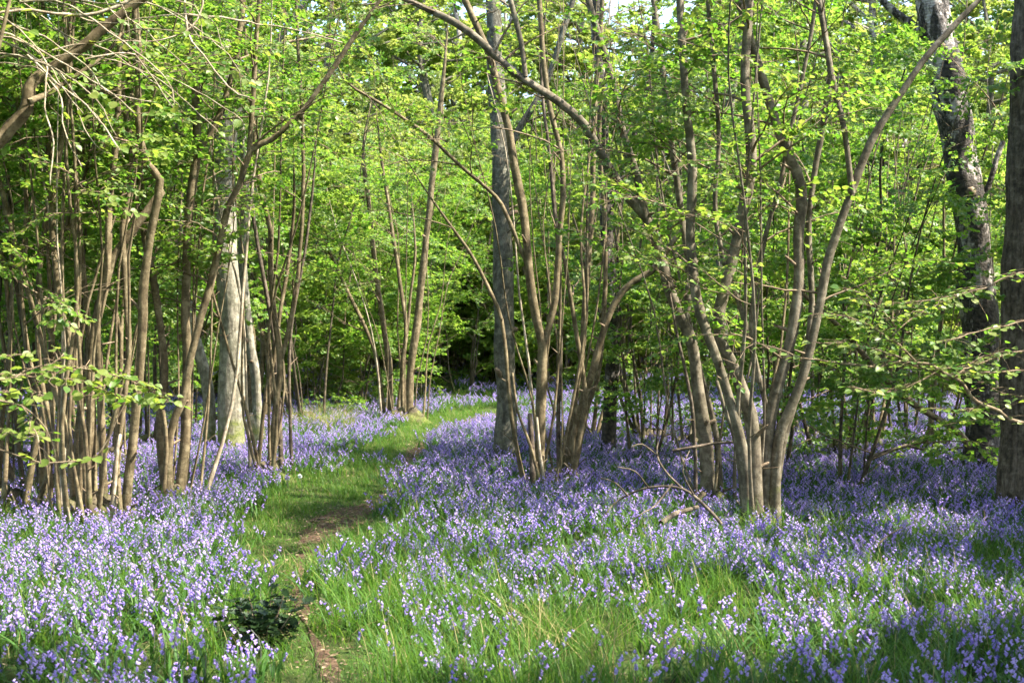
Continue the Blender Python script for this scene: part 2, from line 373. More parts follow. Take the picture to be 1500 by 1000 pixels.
# ------------------------------------------------------------------ ground and path
def axis(lo, hi, fine_lo, fine_hi, step, grow=1.22):
    a = list(np.arange(fine_lo, fine_hi + 1e-6, step)); s = step
    while a[-1] < hi: s *= grow; a.append(a[-1] + s)
    s = step
    while a[0] > lo: s *= grow; a.insert(0, a[0] - s)
    return np.array(a)
gx = axis(-400, 400, -13, 13, 0.3); gy = axis(-120, 500, -2, 36, 0.3)
X, Y = np.meshgrid(gx, gy); Z = terrain(X, Y)
nx, ny = len(gx), len(gy)
ii, jj = np.meshgrid(np.arange(ny - 1), np.arange(nx - 1), indexing='ij')
q = (ii * nx + jj)
mesh_obj('ground', mk_mesh('ground', np.stack([X, Y, Z], -1).reshape(-1, 3), [np.stack([q, q + 1, q + 1 + nx, q + nx], -1).reshape(-1, 4)], [M['floor']]), kind='structure')

PATH_PX = [(505, 1130, 46), (500, 1040, 12), (476, 962, 30), (452, 915, 4), (440, 877, 24), (436, 848, 6), (446, 815, 22), (456, 785, 34), (498, 757, 68), (552, 728, 6), (588, 700, 17), (603, 670, 20), (622, 645, 16), (660, 626, 22), (706, 611, 26), (745, 603, 28)]
pc = np.array([ground(a, b, .03) for a, b, w in PATH_PX]); pw_ = np.array([.72 * w / F_PX * p[1] for (a, b, w), p in zip(PATH_PX, pc)])
pcs = smooth_line(pc, 0.1); ts = np.linspace(0, 1, len(pcs))
seg = np.concatenate([[0], np.cumsum(np.linalg.norm(np.diff(pc, axis=0), axis=1))])
segs = np.concatenate([[0], np.cumsum(np.linalg.norm(np.diff(pcs, axis=0), axis=1))]); segs *= seg[-1] / segs[-1]
pws = np.interp(segs, seg, pw_)
tdir = np.gradient(pcs, axis=0); tdir /= np.linalg.norm(tdir, axis=1)[:, None]
side = np.stack([tdir[:, 1], -tdir[:, 0], 0 * tdir[:, 0]], -1)
wl_ = pws * (1 + 0.45 * np.sin(segs * 3.1) * np.sin(segs * 1.3 + 1) + 0.2 * np.sin(segs * 9.0)); wr_ = pws * (1 + 0.45 * np.sin(segs * 2.3 + 2) * np.sin(segs * 1.7) + 0.2 * np.sin(segs * 8.0 + 1))
K = 9; u = np.linspace(-1, 1, K)
PV = []
for k in range(K):
    off = np.where(u[k] < 0, wl_, wr_) * u[k]
    p = pcs + side * off[:, None]
    p[:, 2] = terrain(p[:, 0], p[:, 1]) + 0.012 * (1 - u[k] ** 4) + 0.006 * np.sin(p[:, 0] * 23) * np.sin(p[:, 1] * 19) * (1 - abs(u[k])) - (0.03 if abs(u[k]) == 1 else 0)
    PV.append(p)
PV = np.stack(PV, 1).reshape(-1, 3); i, j = np.meshgrid(np.arange(len(pcs) - 1), np.arange(K - 1), indexing='ij'); q = i * K + j
mesh_obj('path', mk_mesh('path', PV, [np.stack([q, q + 1, q + 1 + K, q + K], -1).reshape(-1, 4)], [M['earth']]), kind='structure')
def path_dist(x, y):
    d = np.full(len(x), 9.0)
    for k in range(0, len(pcs), 2):
        d = np.minimum(d, np.hypot(x - pcs[k, 0], y - pcs[k, 1]) / (pws[k] + 0.06))
    return d

# ------------------------------------------------------------------ leaves and sprays
LEAF6 = np.array([(0, 0, 0), (-.36, .26, .07), (-.42, .62, .06), (0, 1.06, -.10), (.42, .62, .06), (.36, .26, .07)])
LEAF6_F = [np.array([(0, 3, 2, 1), (0, 5, 4, 3)])]
LEAF4 = np.array([(0, 0, 0), (-.44, .5, .08), (0, 1.05, -.06), (.44, .5, .08)])
LEAF4_F = [np.array([(0, 2, 1), (0, 3, 2)])]

def norm(v): return v / (np.linalg.norm(v, axis=-1, keepdims=True) + 1e-9)
def leaf_verts(pos, dr, nm, size, T):
    dr = norm(dr); sd = norm(np.cross(dr, nm)); nn = np.cross(sd, dr)
    return pos[:, None, :] + size[:, None, None] * (T[None, :, 0:1] * sd[:, None, :] + T[None, :, 1:2] * dr[:, None, :] + T[None, :, 2:3] * nn[:, None, :])

def leaves_mesh(name, pos, dr, nm, size, T, F, mat, origin=(0, 0, 0), rnd=None):
    n = len(pos); V = leaf_verts(pos, dr, nm, size, T).reshape(-1, 3) - np.asarray(origin)
    polys = []
    for f in F: polys.append((f[None] + (np.arange(n) * len(T))[:, None, None]).reshape(-1, f.shape[1]))
    rnd = RNG.uniform(0, 1, n) if rnd is None else rnd
    return mk_mesh(name, V, polys, [mat], None, {'rnd': ('FLOAT', np.repeat(rnd, len(T)))}, smooth=False)

def make_spray(dens=1.0):
    """a leafy side branch one metre long lying in the XY plane along +Y"""
    t = np.linspace(0, 1, 8); bend = U(-.25, .25)
    ax = np.stack([bend * t * t, t * 0.97, 0.12 * np.sin(t * 2.6) - 0.10 * t * t], -1)
    tw = Geo(); tw.add(*tube(ax[[0, 3, 5, 7]], np.linspace(0.0065, 0.0016, 4), 3, cap=False))
    L = []
    def along(a, b, n, s0):
        for k in range(n):
            f = (k + U(.3, .9)) / n; p = a + (b - a) * f; d = b - a; d = d / np.linalg.norm(d)
            s = s0 * (1 if k % 2 else -1); w = np.array([d[1], -d[0], 0]) * s
            L.append((p + np.array([0, 0, U(-.01, .004)]), d * U(.3, .9) + w * U(.6, 1.0) + np.array([0, 0, U(-.75, .15)]), np.array([U(-.75, .75), U(-.75, .75), 1.0]), U(.6, 1.2)))
        L.append((b, b - a, np.array([U(-.3, .3), U(-.3, .3), 1.0]), U(.7, 1.1)))
    for k, f in enumerate(np.linspace(.16, .92, 7)):
        p = np.array([np.interp(f, t, ax[:, c]) for c in range(3)]); s = 1 if k % 2 else -1
        an = s * U(.6, 1.1); ln = U(.16, .40) * (1.15 - 0.6 * f)
        e = p + ln * np.array([math.sin(an), math.cos(an), U(-.22, .25)])
        mid = (p + e) / 2 + np.array([0, 0, ln * .07])
        tw.add(*tube(np.array([p, e]), [0.003, 0.0012], 3, cap=False))
        along(p + (e - p) * .15, e, max(1, int(round(3 * dens + ln * 5))), s)
    along(ax[4], ax[7], max(2, int(5 * dens)), 1)
    pos = np.array([l[0] for l in L]); dr = np.array([l[1] for l in L]); nm = np.array([l[2] for l in L]); sz = np.array([l[3] for l in L])
    V = np.concatenate(tw.V); Q = np.concatenate(tw.P[(4, 0)])
    return dict(V=V, Q=Q, pos=pos, dr=dr, nm=nm, sz=sz)
SPRAYS = [make_spray() for _ in range(10)]
DENSE = [make_spray(2.2) for _ in range(10)]

def frames(dr, nm):
    y = norm(dr); x = norm(np.cross(y, nm)); z = np.cross(x, y)
    return np.stack([x, y, z], -1)           # columns

def assemble(pos, dr, nm, sc, leaf=0.05, SPRAYS=SPRAYS):
    """sprays at those places -> twig geometry and leaf arrays"""
    n = len(pos); pick = RNG.integers(0, len(SPRAYS), n); Fm = frames(dr, nm)
    TV, TQ, lp, ld, ln, ls = [], [], [], [], [], []; off = 0
    for k, s in enumerate(SPRAYS):
        ix = np.where(pick == k)[0]
        if not len(ix): continue
        R = Fm[ix]; S = sc[ix][:, None, None]; P = pos[ix][:, None, :]
        V = np.einsum('nij,vj->nvi', R, s['V']) * S + P
        TV.append(V.reshape(-1, 3)); TQ.append((s['Q'][None] + (np.arange(len(ix)) * len(s['V']))[:, None, None]).reshape(-1, 4) + off); off += len(TV[-1])
        lp.append((np.einsum('nij,vj->nvi', R, s['pos']) * S + P).reshape(-1, 3))
        ld.append(np.einsum('nij,vj->nvi', R, s['dr']).reshape(-1, 3)); ln.append(np.einsum('nij,vj->nvi', R, s['nm']).reshape(-1, 3))
        ls.append(np.tile(s['sz'], len(ix)) * leaf)
    return np.concatenate(TV), np.concatenate(TQ), np.concatenate(lp), np.concatenate(ld), np.concatenate(ln), np.concatenate(ls)

def branch_out(stems, zmin=1.2, per_m=2.2, lmin=0.5, lmax=1.5, spm=3.0, zmax=99, carve=False):
    """side branches along stems -> Geo of branches and the spray places on them"""
    G = Geo(); pos, dr, nm, sc = [], [], [], []; bid, BR = [], []
    for P, R in stems:
        d = np.linalg.norm(np.diff(P, axis=0), axis=1); s = np.concatenate([[0], np.cumsum(d)]); Ltot = s[-1]
        n = int(Ltot * per_m); ts_ = np.sort(U(0, Ltot, n))
        T = np.gradient(P, axis=0)
        for t in ts_:
            p = np.array([np.interp(t, s, P[:, c]) for c in range(3)])
            if p[2] < zmin + U(0, 1.3) or p[2] > zmax: continue
            k = min(len(T) - 1, int(np.searchsorted(s, t))); tg = T[k] / np.linalg.norm(T[k]); r = np.interp(t, s, R)
            az = U(0, 6.283); h = np.array([math.cos(az), math.sin(az), 0])
            ln = U(lmin, lmax) * (1.1 - 0.45 * t / Ltot)
            d0 = h * U(.6, 1) + tg * U(.2, .8); d0 /= np.linalg.norm(d0)
            d1 = h + np.array([0, 0, U(-.3, .7)]); d1 /= np.linalg.norm(d1)
            tt = np.linspace(0, 1, 6)[:, None]
            bp = p + ln * (d0 * (tt - tt ** 2 / 2) + d1 * tt ** 2 / 2) + np.cumsum(RNG.normal(0, .012, (6, 3)), 0)
            r0 = min(r * .45, 0.006 + 0.008 * ln)
            BR.append((bp, r0))
            m = max(1, int(ln * spm))
            for q_ in range(m):
                f = 0.25 + 0.75 * (q_ + U(0, 1)) / m; x = f * 5; a = min(4, int(x)); bpnt = bp[a] + (bp[a + 1] - bp[a]) * (x - a)
                an = U(-1.1, 1.1); c_, s_ = math.cos(an), math.sin(an)
                hd = np.array([d1[0] * c_ - d1[1] * s_, d1[0] * s_ + d1[1] * c_, d1[2] * .5 + U(-.45, .45)])
                pos.append(bpnt); dr.append(hd); nm.append([U(-.6, .6), U(-.6, .6), 1]); sc.append(U(.38, .85)); bid.append(len(BR) - 1)
        pos.append(P[-1]); dr.append(T[-1] + RNG.normal(0, .02, 3)); nm.append([U(-1, 1), U(-1, 1), .6]); sc.append(U(.6, 1.0)); bid.append(-1)
    keep = np.ones(len(BR) + 1, bool)
    if carve and BR: keep[:-1] = np.maximum(lit_mask(np.array([b[0][3] for b in BR])), lit_mask(np.array([b[0][5] for b in BR]))) < .6
    for k, (bp, r0) in enumerate(BR):
        if keep[k]: G.add(*tube(bp, np.linspace(r0, 0.003, 6), 4, cap=False))
    m = keep[np.array(bid)]
    return G, np.array(pos)[m], np.array(dr)[m], np.array(nm)[m], np.array(sc)[m]

LEAF_MESHES = []
for k in range(6):
    g = Geo()
    T = LEAF6.copy(); T[:, 0] *= U(.85, 1.1); T[3, 2] += U(-.15, .05)
    # rounder leaf outline for the near ones: eleven rim points and a midrib
    yv = np.array([0, .06, .14, .24, .34, .44, .54, .64, .74, .84, .92, 1.0, 1.08]); wv = np.interp(yv, [0, .10, .30, .55, .78, .93, 1.08], [.05, .26, .40, .43, .34, .20, 0.0]) * U(.9, 1.1)
    wv = wv * (1 + .07 * np.array([0, 1, -1, 1, -1, 1, -1, 1, -1, 1, -1, 1, 0]))
    cu = U(-.3, .1); mid = np.stack([0 * yv, yv, cu * yv ** 2], -1); fold = U(.12, .4)
    lf = np.stack([-wv, yv, mid[:, 2] + fold * wv + RNG.normal(0, .016, 13)], -1); rt = np.stack([wv, yv, mid[:, 2] + fold * wv + RNG.normal(0, .016, 13)], -1)
    V = np.vstack([mid, lf, rt]); a = np.arange(12)
    g.add(V, [np.stack([a, a + 1, a + 14, a + 13], -1), np.stack([a, a + 26, a + 27, a + 1], -1)], rnd=k / 6.0)
    LEAF_MESHES.append(g.mesh('leaf', [M['leaf_near']]))

def put_leaves(parent, pos, dr, nm, size, meshes=LEAF_MESHES, name='leaf', org=None):
    """each leaf an object of its own"""
    Fm = frames(dr, nm); org = np.array(parent.location) if org is None else org
    for k in range(len(pos)):
        o = bpy.data.objects.new(name, meshes[int(RNG.integers(0, len(meshes)))])
        mt = Matrix.Identity(4)
        for r in range(3):
            for c in range(3): mt[r][c] = Fm[k, r, c] * size[k]
            mt[r][3] = pos[k, r] - org[r]
        COL.objects.link(o); o.parent = parent; o.matrix_basis = mt

def in_frame(P, mx=70, my=70):
    px, py, dep = project(P)
    return (dep > 0.2) & (px > -mx) & (px < 1500 + mx) & (py > -my) & (py < 1000 + my)

# ------------------------------------------------------------------ the trees traced from the photograph
def stem3d(pts, base_y, w0, w1, lean=0.0, ext=0.0, root=True, zfix=True):
    """pixel polyline -> 3-D centre line and radii; lean = metres nearer (-) or farther (+) per metre climbed"""
    out = []
    p0 = at(*pts[0], base_y)
    for k, (a, b) in enumerate(pts):
        Yk = base_y
        for _ in range(3):
            p = at(a, b, Yk); Yk = base_y + lean * (p[2] - p0[2])
        out.append(at(a, b, Yk))
    out = np.array(out)
    if root:
        g = float(terrain(out[0, 0], out[0, 1])); out[0, 2] = min(out[0, 2], g) - 0.12
    if ext:
        d = out[-1] - out[-2]; d = d / np.linalg.norm(d); d2 = d * .8 + np.array([0, 0, .5]) + RNG.normal(0, .15, 3); d2 /= np.linalg.norm(d2)
        out = np.vstack([out, out[-1] + d * ext * .5, out[-1] + d * ext * .5 + d2 * ext * .5])
    P = smooth_line(out, 0.13)
    s = np.linspace(0, 1, len(P))
    sc_ = base_y / F_PX / 2 * (.86 if w0 < 26 else 1)
    R = sc_ * (w0 + (w1 - w0) * s) * (1 + .05 * np.sin(np.arange(len(P)) * .8 + U(0, 6)))
    if ext: R = R * np.clip((1.04 - s) * 4, .12, 1)
    if root: R = R * (1 + .45 * np.exp(-np.arange(len(P)) * .13 / .16))
    P = P + np.cumsum(RNG.normal(0, .0025, P.shape), 0)
    return P, R

def auto_stems(base, n, h0, h1, spread=.35, r0=.02, r1=.045, foot=.25, curve=.5):
    st = []
    for k in range(n):
        az = U(0, 6.283); h = U(h0, h1); f = foot * math.sqrt(U(0, 1))
        b = np.array([base[0] + f * math.cos(az), base[1] + f * math.sin(az), 0]); b[2] = float(terrain(b[0], b[1])) - .1
        az += U(-.5, .5); lean = U(.02, spread)
        o = np.array([math.cos(az), math.sin(az), 0]); t = np.linspace(0, 1, 7)[:, None]
        P = b + np.array([0, 0, 1]) * h * t + o * lean * h * (t * (1 - curve) + curve * t * t) + np.cumsum(RNG.normal(0, .075, (7, 3)) * np.array([1, 1, .3]), 0) * (t > 0)
        P = smooth_line(P, .3); s = np.linspace(0, 1, len(P)); R = U(r0, r1) * (1.0 - .8 * s)
        R[:2] *= 1.25
        st.append((P, R))
    return st

def stool_mound(b, r):
    na, nr = 28, 7; th = np.arange(na) * 2 * math.pi / na; V = []; ph = U(0, 6.28, 5)
    for k in range(nr):
        f = k / (nr - 1); h = .20 * r / .35 * (1 - f ** 1.7) - .06 * f
        rr = r * f * (1 + .22 * np.sin(3 * th + ph[0]) + .16 * np.sin(5 * th + ph[1]) + .10 * np.sin(9 * th + ph[2]))
        x = b[0] + rr * np.cos(th); y = b[1] + rr * np.sin(th)
        z = terrain(x, y) + h * (1 + .45 * np.sin(4 * th + ph[3] + f * 5) * np.sin(f * 3.1)) + RNG.normal(0, .012, na) * (f < .9)
        V.append(np.stack([x, y, z], -1))
    i, j = np.meshgrid(np.arange(nr - 1), np.arange(na), indexing='ij'); a = i * na + j; c = i * na + (j + 1) % na
    return np.concatenate(V), [np.stack([a, a + na, c + na, c], -1).reshape(-1, 4)]

def stubs(G, stems):
    for P, R in stems:
        for q_ in range(int(U(3, 8))):
            k = int(U(.04, .6) * (len(P) - 2)); az = U(0, 6.28); d = norm(np.array([math.cos(az), math.sin(az), U(.1, 1.0)])); ln = U(.04, .16)
            G.add(*tube(np.array([P[k], P[k] + d * (R[k] + ln * .5), P[k] + d * (R[k] + ln)]), [R[k] * .42, R[k] * .3, R[k] * U(.08, .25)], 6))

def build_tree(name, label, cat, base, parts, leafy, mat, group=None, leaf=0.051, carve=True, single=0, T6=True, sides=9, frame_free=False,
               lmat='leaf', hold=None, zmin=1.2, per_m=3.2, lmin=.5, lmax=1.5, spm=4.6, wob=.09, keep=None, dense=False, twigs=True, stool=0):
    """parts: list of (part name, P, R[, material]); leafy: stems that bear side branches"""
    root = thing(name, label, cat, tuple(base), group)
    if stool:
        V, Pl = stool_mound(base, stool); g = Geo(); g.add(V, Pl); mesh_obj('stool', g.mesh('stool', [M['stool']], origin=base), root)
    for pt in parts:
        nm_, P, R = pt[:3]; mm = pt[3] if len(pt) > 3 else mat
        g = Geo(); g.add(*tube(P, R, sides, wob)); mesh_obj(nm_, g.mesh(nm_, [M[mm]], origin=base), root)
    if leafy:
        G, pos, dr, nm, sc = branch_out(leafy, zmin, per_m, lmin, lmax, spm, carve=carve)
        if carve:
            k0 = RNG.uniform(0, 1, len(pos)) > lit_mask(pos) * .97; k0[:2] = True; pos, dr, nm, sc = pos[k0], dr[k0], nm[k0], sc[k0]
        TV, TQ, lp, ld, ln, ls = assemble(pos, dr, nm, sc, leaf, DENSE if dense else SPRAYS)
        k_ = np.ones(len(lp), bool)
        if carve: k_ &= RNG.uniform(0, 1, len(lp)) > lit_mask(lp) * .99
        if frame_free: k_ &= ~in_frame(lp)
        if keep is not None: k_ &= keep(lp)
        lp, ld, ln, ls = lp[k_], ld[k_], ln[k_], ls[k_]
        if not frame_free and twigs: G.add(TV, [TQ]); stubs(G, leafy)
        mesh_obj('twig_growth', G.mesh('twig_growth', [M['twig']], origin=base), root, 'stuff')
        if single:
            px, py, dep = project(lp); vis = in_frame(lp, -5, -5)
            order = np.argsort(np.where(vis, dep / ls, 1e9))[:single]
            put_leaves(root, lp[order], ld[order], ln[order], ls[order])
            m_ = np.ones(len(lp), bool); m_[order] = False; lp, ld, ln, ls = lp[m_], ld[m_], ln[m_], ls[m_]
        mesh_obj('crown', leaves_mesh('crown', lp, ld, ln, ls, LEAF6 if T6 else LEAF4, LEAF6_F if T6 else LEAF4_F, M[lmat], base), root, 'stuff')
    return root

def traced(name, label, cat, base_px, stems, mat, extra=0, exth=(4.5, 6.5), exr=(.009, .022), foot=.25, leafy_auto=True, group=None, spread=.3, **kw):
    b = ground(*base_px); parts, leafy = [], []
    for s in stems:
        pts, w0, w1 = s[0], s[1], s[2]; o = s[3] if len(s) > 3 else {}
        P, R = stem3d(pts, b[1] + o.get('dy', 0), w0, w1, o.get('lean', 0), o.get('ext', 0), o.get('root', True))
        parts.append((o.get('name', 'stem'), P, R, o.get('mat', mat)))
        if o.get('leafy', True): leafy.append((P, R))
    for k, (P, R) in enumerate(auto_stems(b, extra * 2, *exth, spread=spread, r0=exr[0], r1=exr[1], foot=foot)):
        parts.append(('stem', P, R, ('hazel', mat, 'dead')[k % 3] if k % 2 else mat))
        if k % 2 == 0: leafy.append((P, R))
    return build_tree(name, label, cat, b, parts, leafy, mat, group, stool=.22 + .5 * foot if extra else 0, **kw)

E = lambda **k: k
traced('hazel_tree', 'many-stemmed hazel clump with a pale broken snag, among bluebells', 'hazel', (130, 738), [
    ([(178, 737), (194, 634), (205, 537), (212, 436), (216, 390), (226, 320), (235, 262), (214, 235), (202, 168), (202, 84), (196, 0)], 17, 10, E(lean=-.05, ext=2)),
    ([(151, 737), (149, 616), (144, 508), (147, 454), (158, 400), (162, 300), (172, 200), (178, 80), (190, 0)], 14, 8, E(dy=.15, ext=2)),
    ([(138, 740), (131, 600), (133, 508), (148, 436), (164, 378), (193, 340), (236, 284)], 19, 13, E(dy=.3, lean=.1)),
    ([(131, 744), (124, 674), (119, 602), (108, 520), (88, 460), (81, 400), (76, 300), (92, 180), (100, 60), (110, -20)], 13, 8, E(dy=-.1, ext=2)),
    ([(112, 730), (96, 640), (70, 540), (44, 440), (22, 360), (8, 300)], 11, 7, E(dy=.1, ext=2)),
    ([(95, 735), (80, 650), (60, 560), (54, 470), (60, 360), (72, 260), (66, 150)], 9, 6, E(dy=.35, ext=2)),
    ([(78, 728), (66, 620), (40, 520), (30, 420), (36, 300), (28, 200)], 9, 6, E(dy=.2, ext=2)),
    ([(160, 735), (176, 620), (186, 520), (180, 400), (176, 330), (190, 240), (176, 120), (186, 20)], 11, 8, E(dy=.5, ext=2)),
    ([(120, 732), (112, 640), (128, 520), (120, 380), (112, 240), (130, 120), (120, 0)], 10, 7, E(dy=.6, ext=2)),
    ([(164, 733), (169, 680), (176, 636)], 12, 5, E(name='broken_snag', mat='dead', dy=-.12, leafy=False)),
    ([(86, 729), (92, 690), (97, 655)], 9, 4, E(name='broken_snag', mat='dead', dy=-.1, leafy=False)),
], 'hazel', extra=7, foot=.5, single=280, lmax=1.0, per_m=2.6, zmin=1.2, spread=.2)
traced('hazel_tree', 'hazel with a long dark limb sweeping out towards the path', 'hazel', (252, 712), [
    ([(241, 712), (248, 634), (266, 587), (277, 526), (288, 483), (306, 418), (319, 361), (332, 302), (349, 269), (365, 218), (395, 202), (437, 164), (475, 113), (510, 60)], 16, 6, E(ext=1.5)),
    ([(365, 220), (370, 160), (374, 76), (380, 0)], 9, 6, E(root=False, ext=2, name='branch')),
    ([(247, 712), (234, 630), (241, 544), (234, 472), (223, 400), (212, 340), (205, 260)], 15, 9, E(dy=.2, ext=2)),
    ([(259, 717), (270, 634), (272, 540), (270, 472), (273, 400), (275, 340), (281, 286), (290, 218), (286, 126), (277, 42), (280, -10)], 17, 12, E(dy=.1, ext=2)),
    ([(289, 222), (311, 189), (332, 139), (345, 84), (352, 20)], 11, 7, E(root=False, ext=2, name='branch')),
    ([(236, 714), (244, 660), (240, 600)], 10, 6, E(dy=-.1, leafy=False)),
], 'hazel', extra=3, foot=.25, single=120, lmax=1.0)
traced('hazel_tree', 'slim hazel with forked pale stems at the grassy edge of path', 'hazel', (395, 677), [
    ([(392, 678), (403, 605), (410, 533), (403, 472), (396, 400), (395, 336), (382, 286), (372, 200)], 12, 6, E(ext=2)),
    ([(409, 536), (421, 490), (436, 400), (445, 294), (445, 210), (440, 120)], 8, 5, E(root=False, ext=2, name='branch')),
    ([(374, 666), (385, 616), (391, 569), (402, 530), (412, 460)], 8, 5, E(dy=.2, ext=2)),
    ([(414, 660), (408, 580), (402, 500), (390, 430)], 9, 6, E(dy=.5, mat='dead_dark', ext=2)),
    ([(428, 659), (424, 562), (428, 480), (436, 430)], 6, 4, E(dy=.7, mat='dead_dark', ext=2)),
], 'hazel', extra=3, foot=.25, lmax=1.1, T6=False)
traced('oak_tree', 'stout pale trunk with yellow-green moss round its foot', 'tree', (338, 648), [
    ([(340, 652), (340, 600), (340, 520), (338, 461), (332, 380), (326, 300), (330, 180), (322, 60), (320, -40)], 39, 20, E(ext=4, name='trunk')),
    ([(330, 200), (370, 120), (420, 40), (470, -30)], 13, 7, E(root=False, ext=2, name='limb')),
    ([(326, 290), (290, 190), (250, 90), (220, 0)], 13, 7, E(root=False, ext=2, name='limb')),
    ([(374, 652), (371, 628), (366, 606)], 18, 7, E(name='buttress_root', leafy=False, dy=.1)),
], 'mossy', lmin=.8, lmax=2.2, zmin=2.0, leaf=.06, sides=18, T6=False)
traced('oak_tree', 'grey trunk leaning left beside the mossy-footed tree', 'tree', (306, 646), [
    ([(308, 650), (306, 600), (299, 544), (288, 508), (272, 440), (262, 360), (258, 240), (240, 100), (236, -20)], 22, 12, E(ext=3, name='trunk')),
], 'mossy', lmin=.8, lmax=2.0, zmin=2.0, leaf=.06, sides=14, T6=False)
traced('oak_tree', 'slender pale trunk just behind the mossy-footed tree, leaning away from path', 'tree', (381, 640), [
    ([(382, 640), (378, 600), (374, 544), (364, 472), (356, 380), (360, 260), (350, 120), (354, -20)], 17, 10, E(ext=3, name='trunk')),
], 'mossy', lmin=.8, lmax=2.0, zmin=2.0, leaf=.06, sides=14, T6=False)
traced('ash_tree', 'upright grey ash trunk at the edge of the path', 'tree', (742, 654), [
    ([(742, 656), (741, 560), (738, 470), (737, 400), (735, 330), (733, 250), (727, 130), (722, 20), (718, -60)], 33, 13, E(ext=4, name='trunk')),
    ([(724, 262), (760, 190), (800, 120), (830, 30)], 12, 7, E(root=False, ext=2, name='limb')),
], 'ash', lmin=.8, lmax=2.2, zmin=1.7, leaf=.055, sides=18, per_m=8, T6=False)
traced('hazel_tree', 'tall leaning hazel stems in front of the grey ash trunk', 'hazel', (785, 697), [
    ([(790, 694), (792, 602), (796, 508), (787, 465), (778, 410), (769, 315), (756, 244), (748, 189), (731, 126), (718, 76), (690, 8)], 18, 10, E(ext=2)),
    ([(774, 700), (753, 634), (745, 562), (735, 472), (714, 420), (693, 378), (660, 332)], 9, 4, E(dy=-.1, ext=1)),
    ([(778, 402), (744, 315), (727, 286), (681, 248), (626, 197), (563, 155)], 8, 4, E(root=False, ext=1, name='branch')),
    ([(800, 700), (776, 650), (757, 600), (750, 545)], 7, 4, E(dy=-.3)),
    ([(783, 696), (779, 650), (777, 604)], 11, 8, E(name='broken_snag', mat='dead_dark', dy=-.15, leafy=False)),
    ([(802, 706), (790, 660), (786, 612)], 7, 4, E(name='broken_snag', mat='dead', dy=-.3, leafy=False)),
    ([(796, 510), (812, 440), (818, 350), (822, 240), (800, 140), (790, 20)], 11, 7, E(root=False, ext=2, name='branch')),
], 'hazel', extra=2, foot=.25, single=120, lmax=1.3, T6=False, zmin=.9)
traced('hazel_tree', 'hazel fanning out from a tight base, its main stem bent right', 'hazel', (830, 688), [
    ([(828, 688), (846, 616), (868, 544), (886, 479), (902, 442), (927, 413), (956, 396), (990, 350)], 17, 7, E(ext=1)),
    ([(824, 688), (835, 630), (851, 518), (858, 413), (866, 300), (870, 180), (880, 60)], 12, 7, E(dy=.3, ext=2)),
    ([(820, 686), (819, 600), (822, 500), (820, 421), (818, 350), (806, 230)], 8, 5, E(dy=.1, mat='dead_dark', ext=2)),
    ([(834, 690), (848, 640), (858, 590), (850, 520), (836, 440)], 10, 7, E(dy=-.15, ext=1)),
    ([(836, 686), (862, 600), (880, 540), (890, 420), (886, 300)], 9, 6, E(dy=.4, ext=2)),
], 'hazel', extra=4, foot=.3, single=60, lmax=1.3, T6=False, zmin=.9)
traced('birch_tree', 'pale birch trunk with dark scars behind the fanning hazel', 'tree', (893, 647), [
    ([(890, 648), (895, 570), (899, 497), (895, 434), (886, 340), (880, 200), (872, 80), (868, -40)], 24, 14, E(ext=4, name='trunk')),
    ([(886, 330), (920, 230), (950, 120), (960, 0)], 9, 6, E(root=False, ext=2, name='limb')),
], 'birch', lmin=.7, lmax=1.8, zmin=3.0, sides=14, T6=False)
traced('hazel_tree', 'grey trunk arching high over the path towards the left', 'tree', (1040, 717), [
    ([(1041, 718), (1034, 650), (1028, 602), (1015, 510), (1003, 476), (982, 424), (964, 362), (945, 316), (920, 286), (887, 235), (857, 181), (819, 147), (760, 109), (689, 46), (626, 10), (560, -20)], 25, 8, E(ext=1, name='trunk')),
    ([(945, 320), (935, 268), (920, 218), (908, 181), (895, 110), (870, 30), (858, -20)], 14, 8, E(root=False, ext=2, name='limb')),
    ([(770, 112), (764, 60), (748, 0)], 9, 6, E(root=False, ext=2, name='limb')),
    ([(1058, 712), (1050, 640), (1034, 570), (1022, 520)], 12, 8, E(dy=.15)),
    ([(1020, 712), (1018, 650), (1014, 590), (1004, 540)], 7, 5, E(dy=-.1, mat='dead_dark', ext=1)),
    ([(1004, 478), (1010, 400), (1000, 330), (988, 250), (975, 150), (960, 40)], 12, 7, E(root=False, ext=2, name='limb')),
], 'hazel_grey', extra=2, foot=.25, single=100, lmax=1.3, sides=12, T6=False)
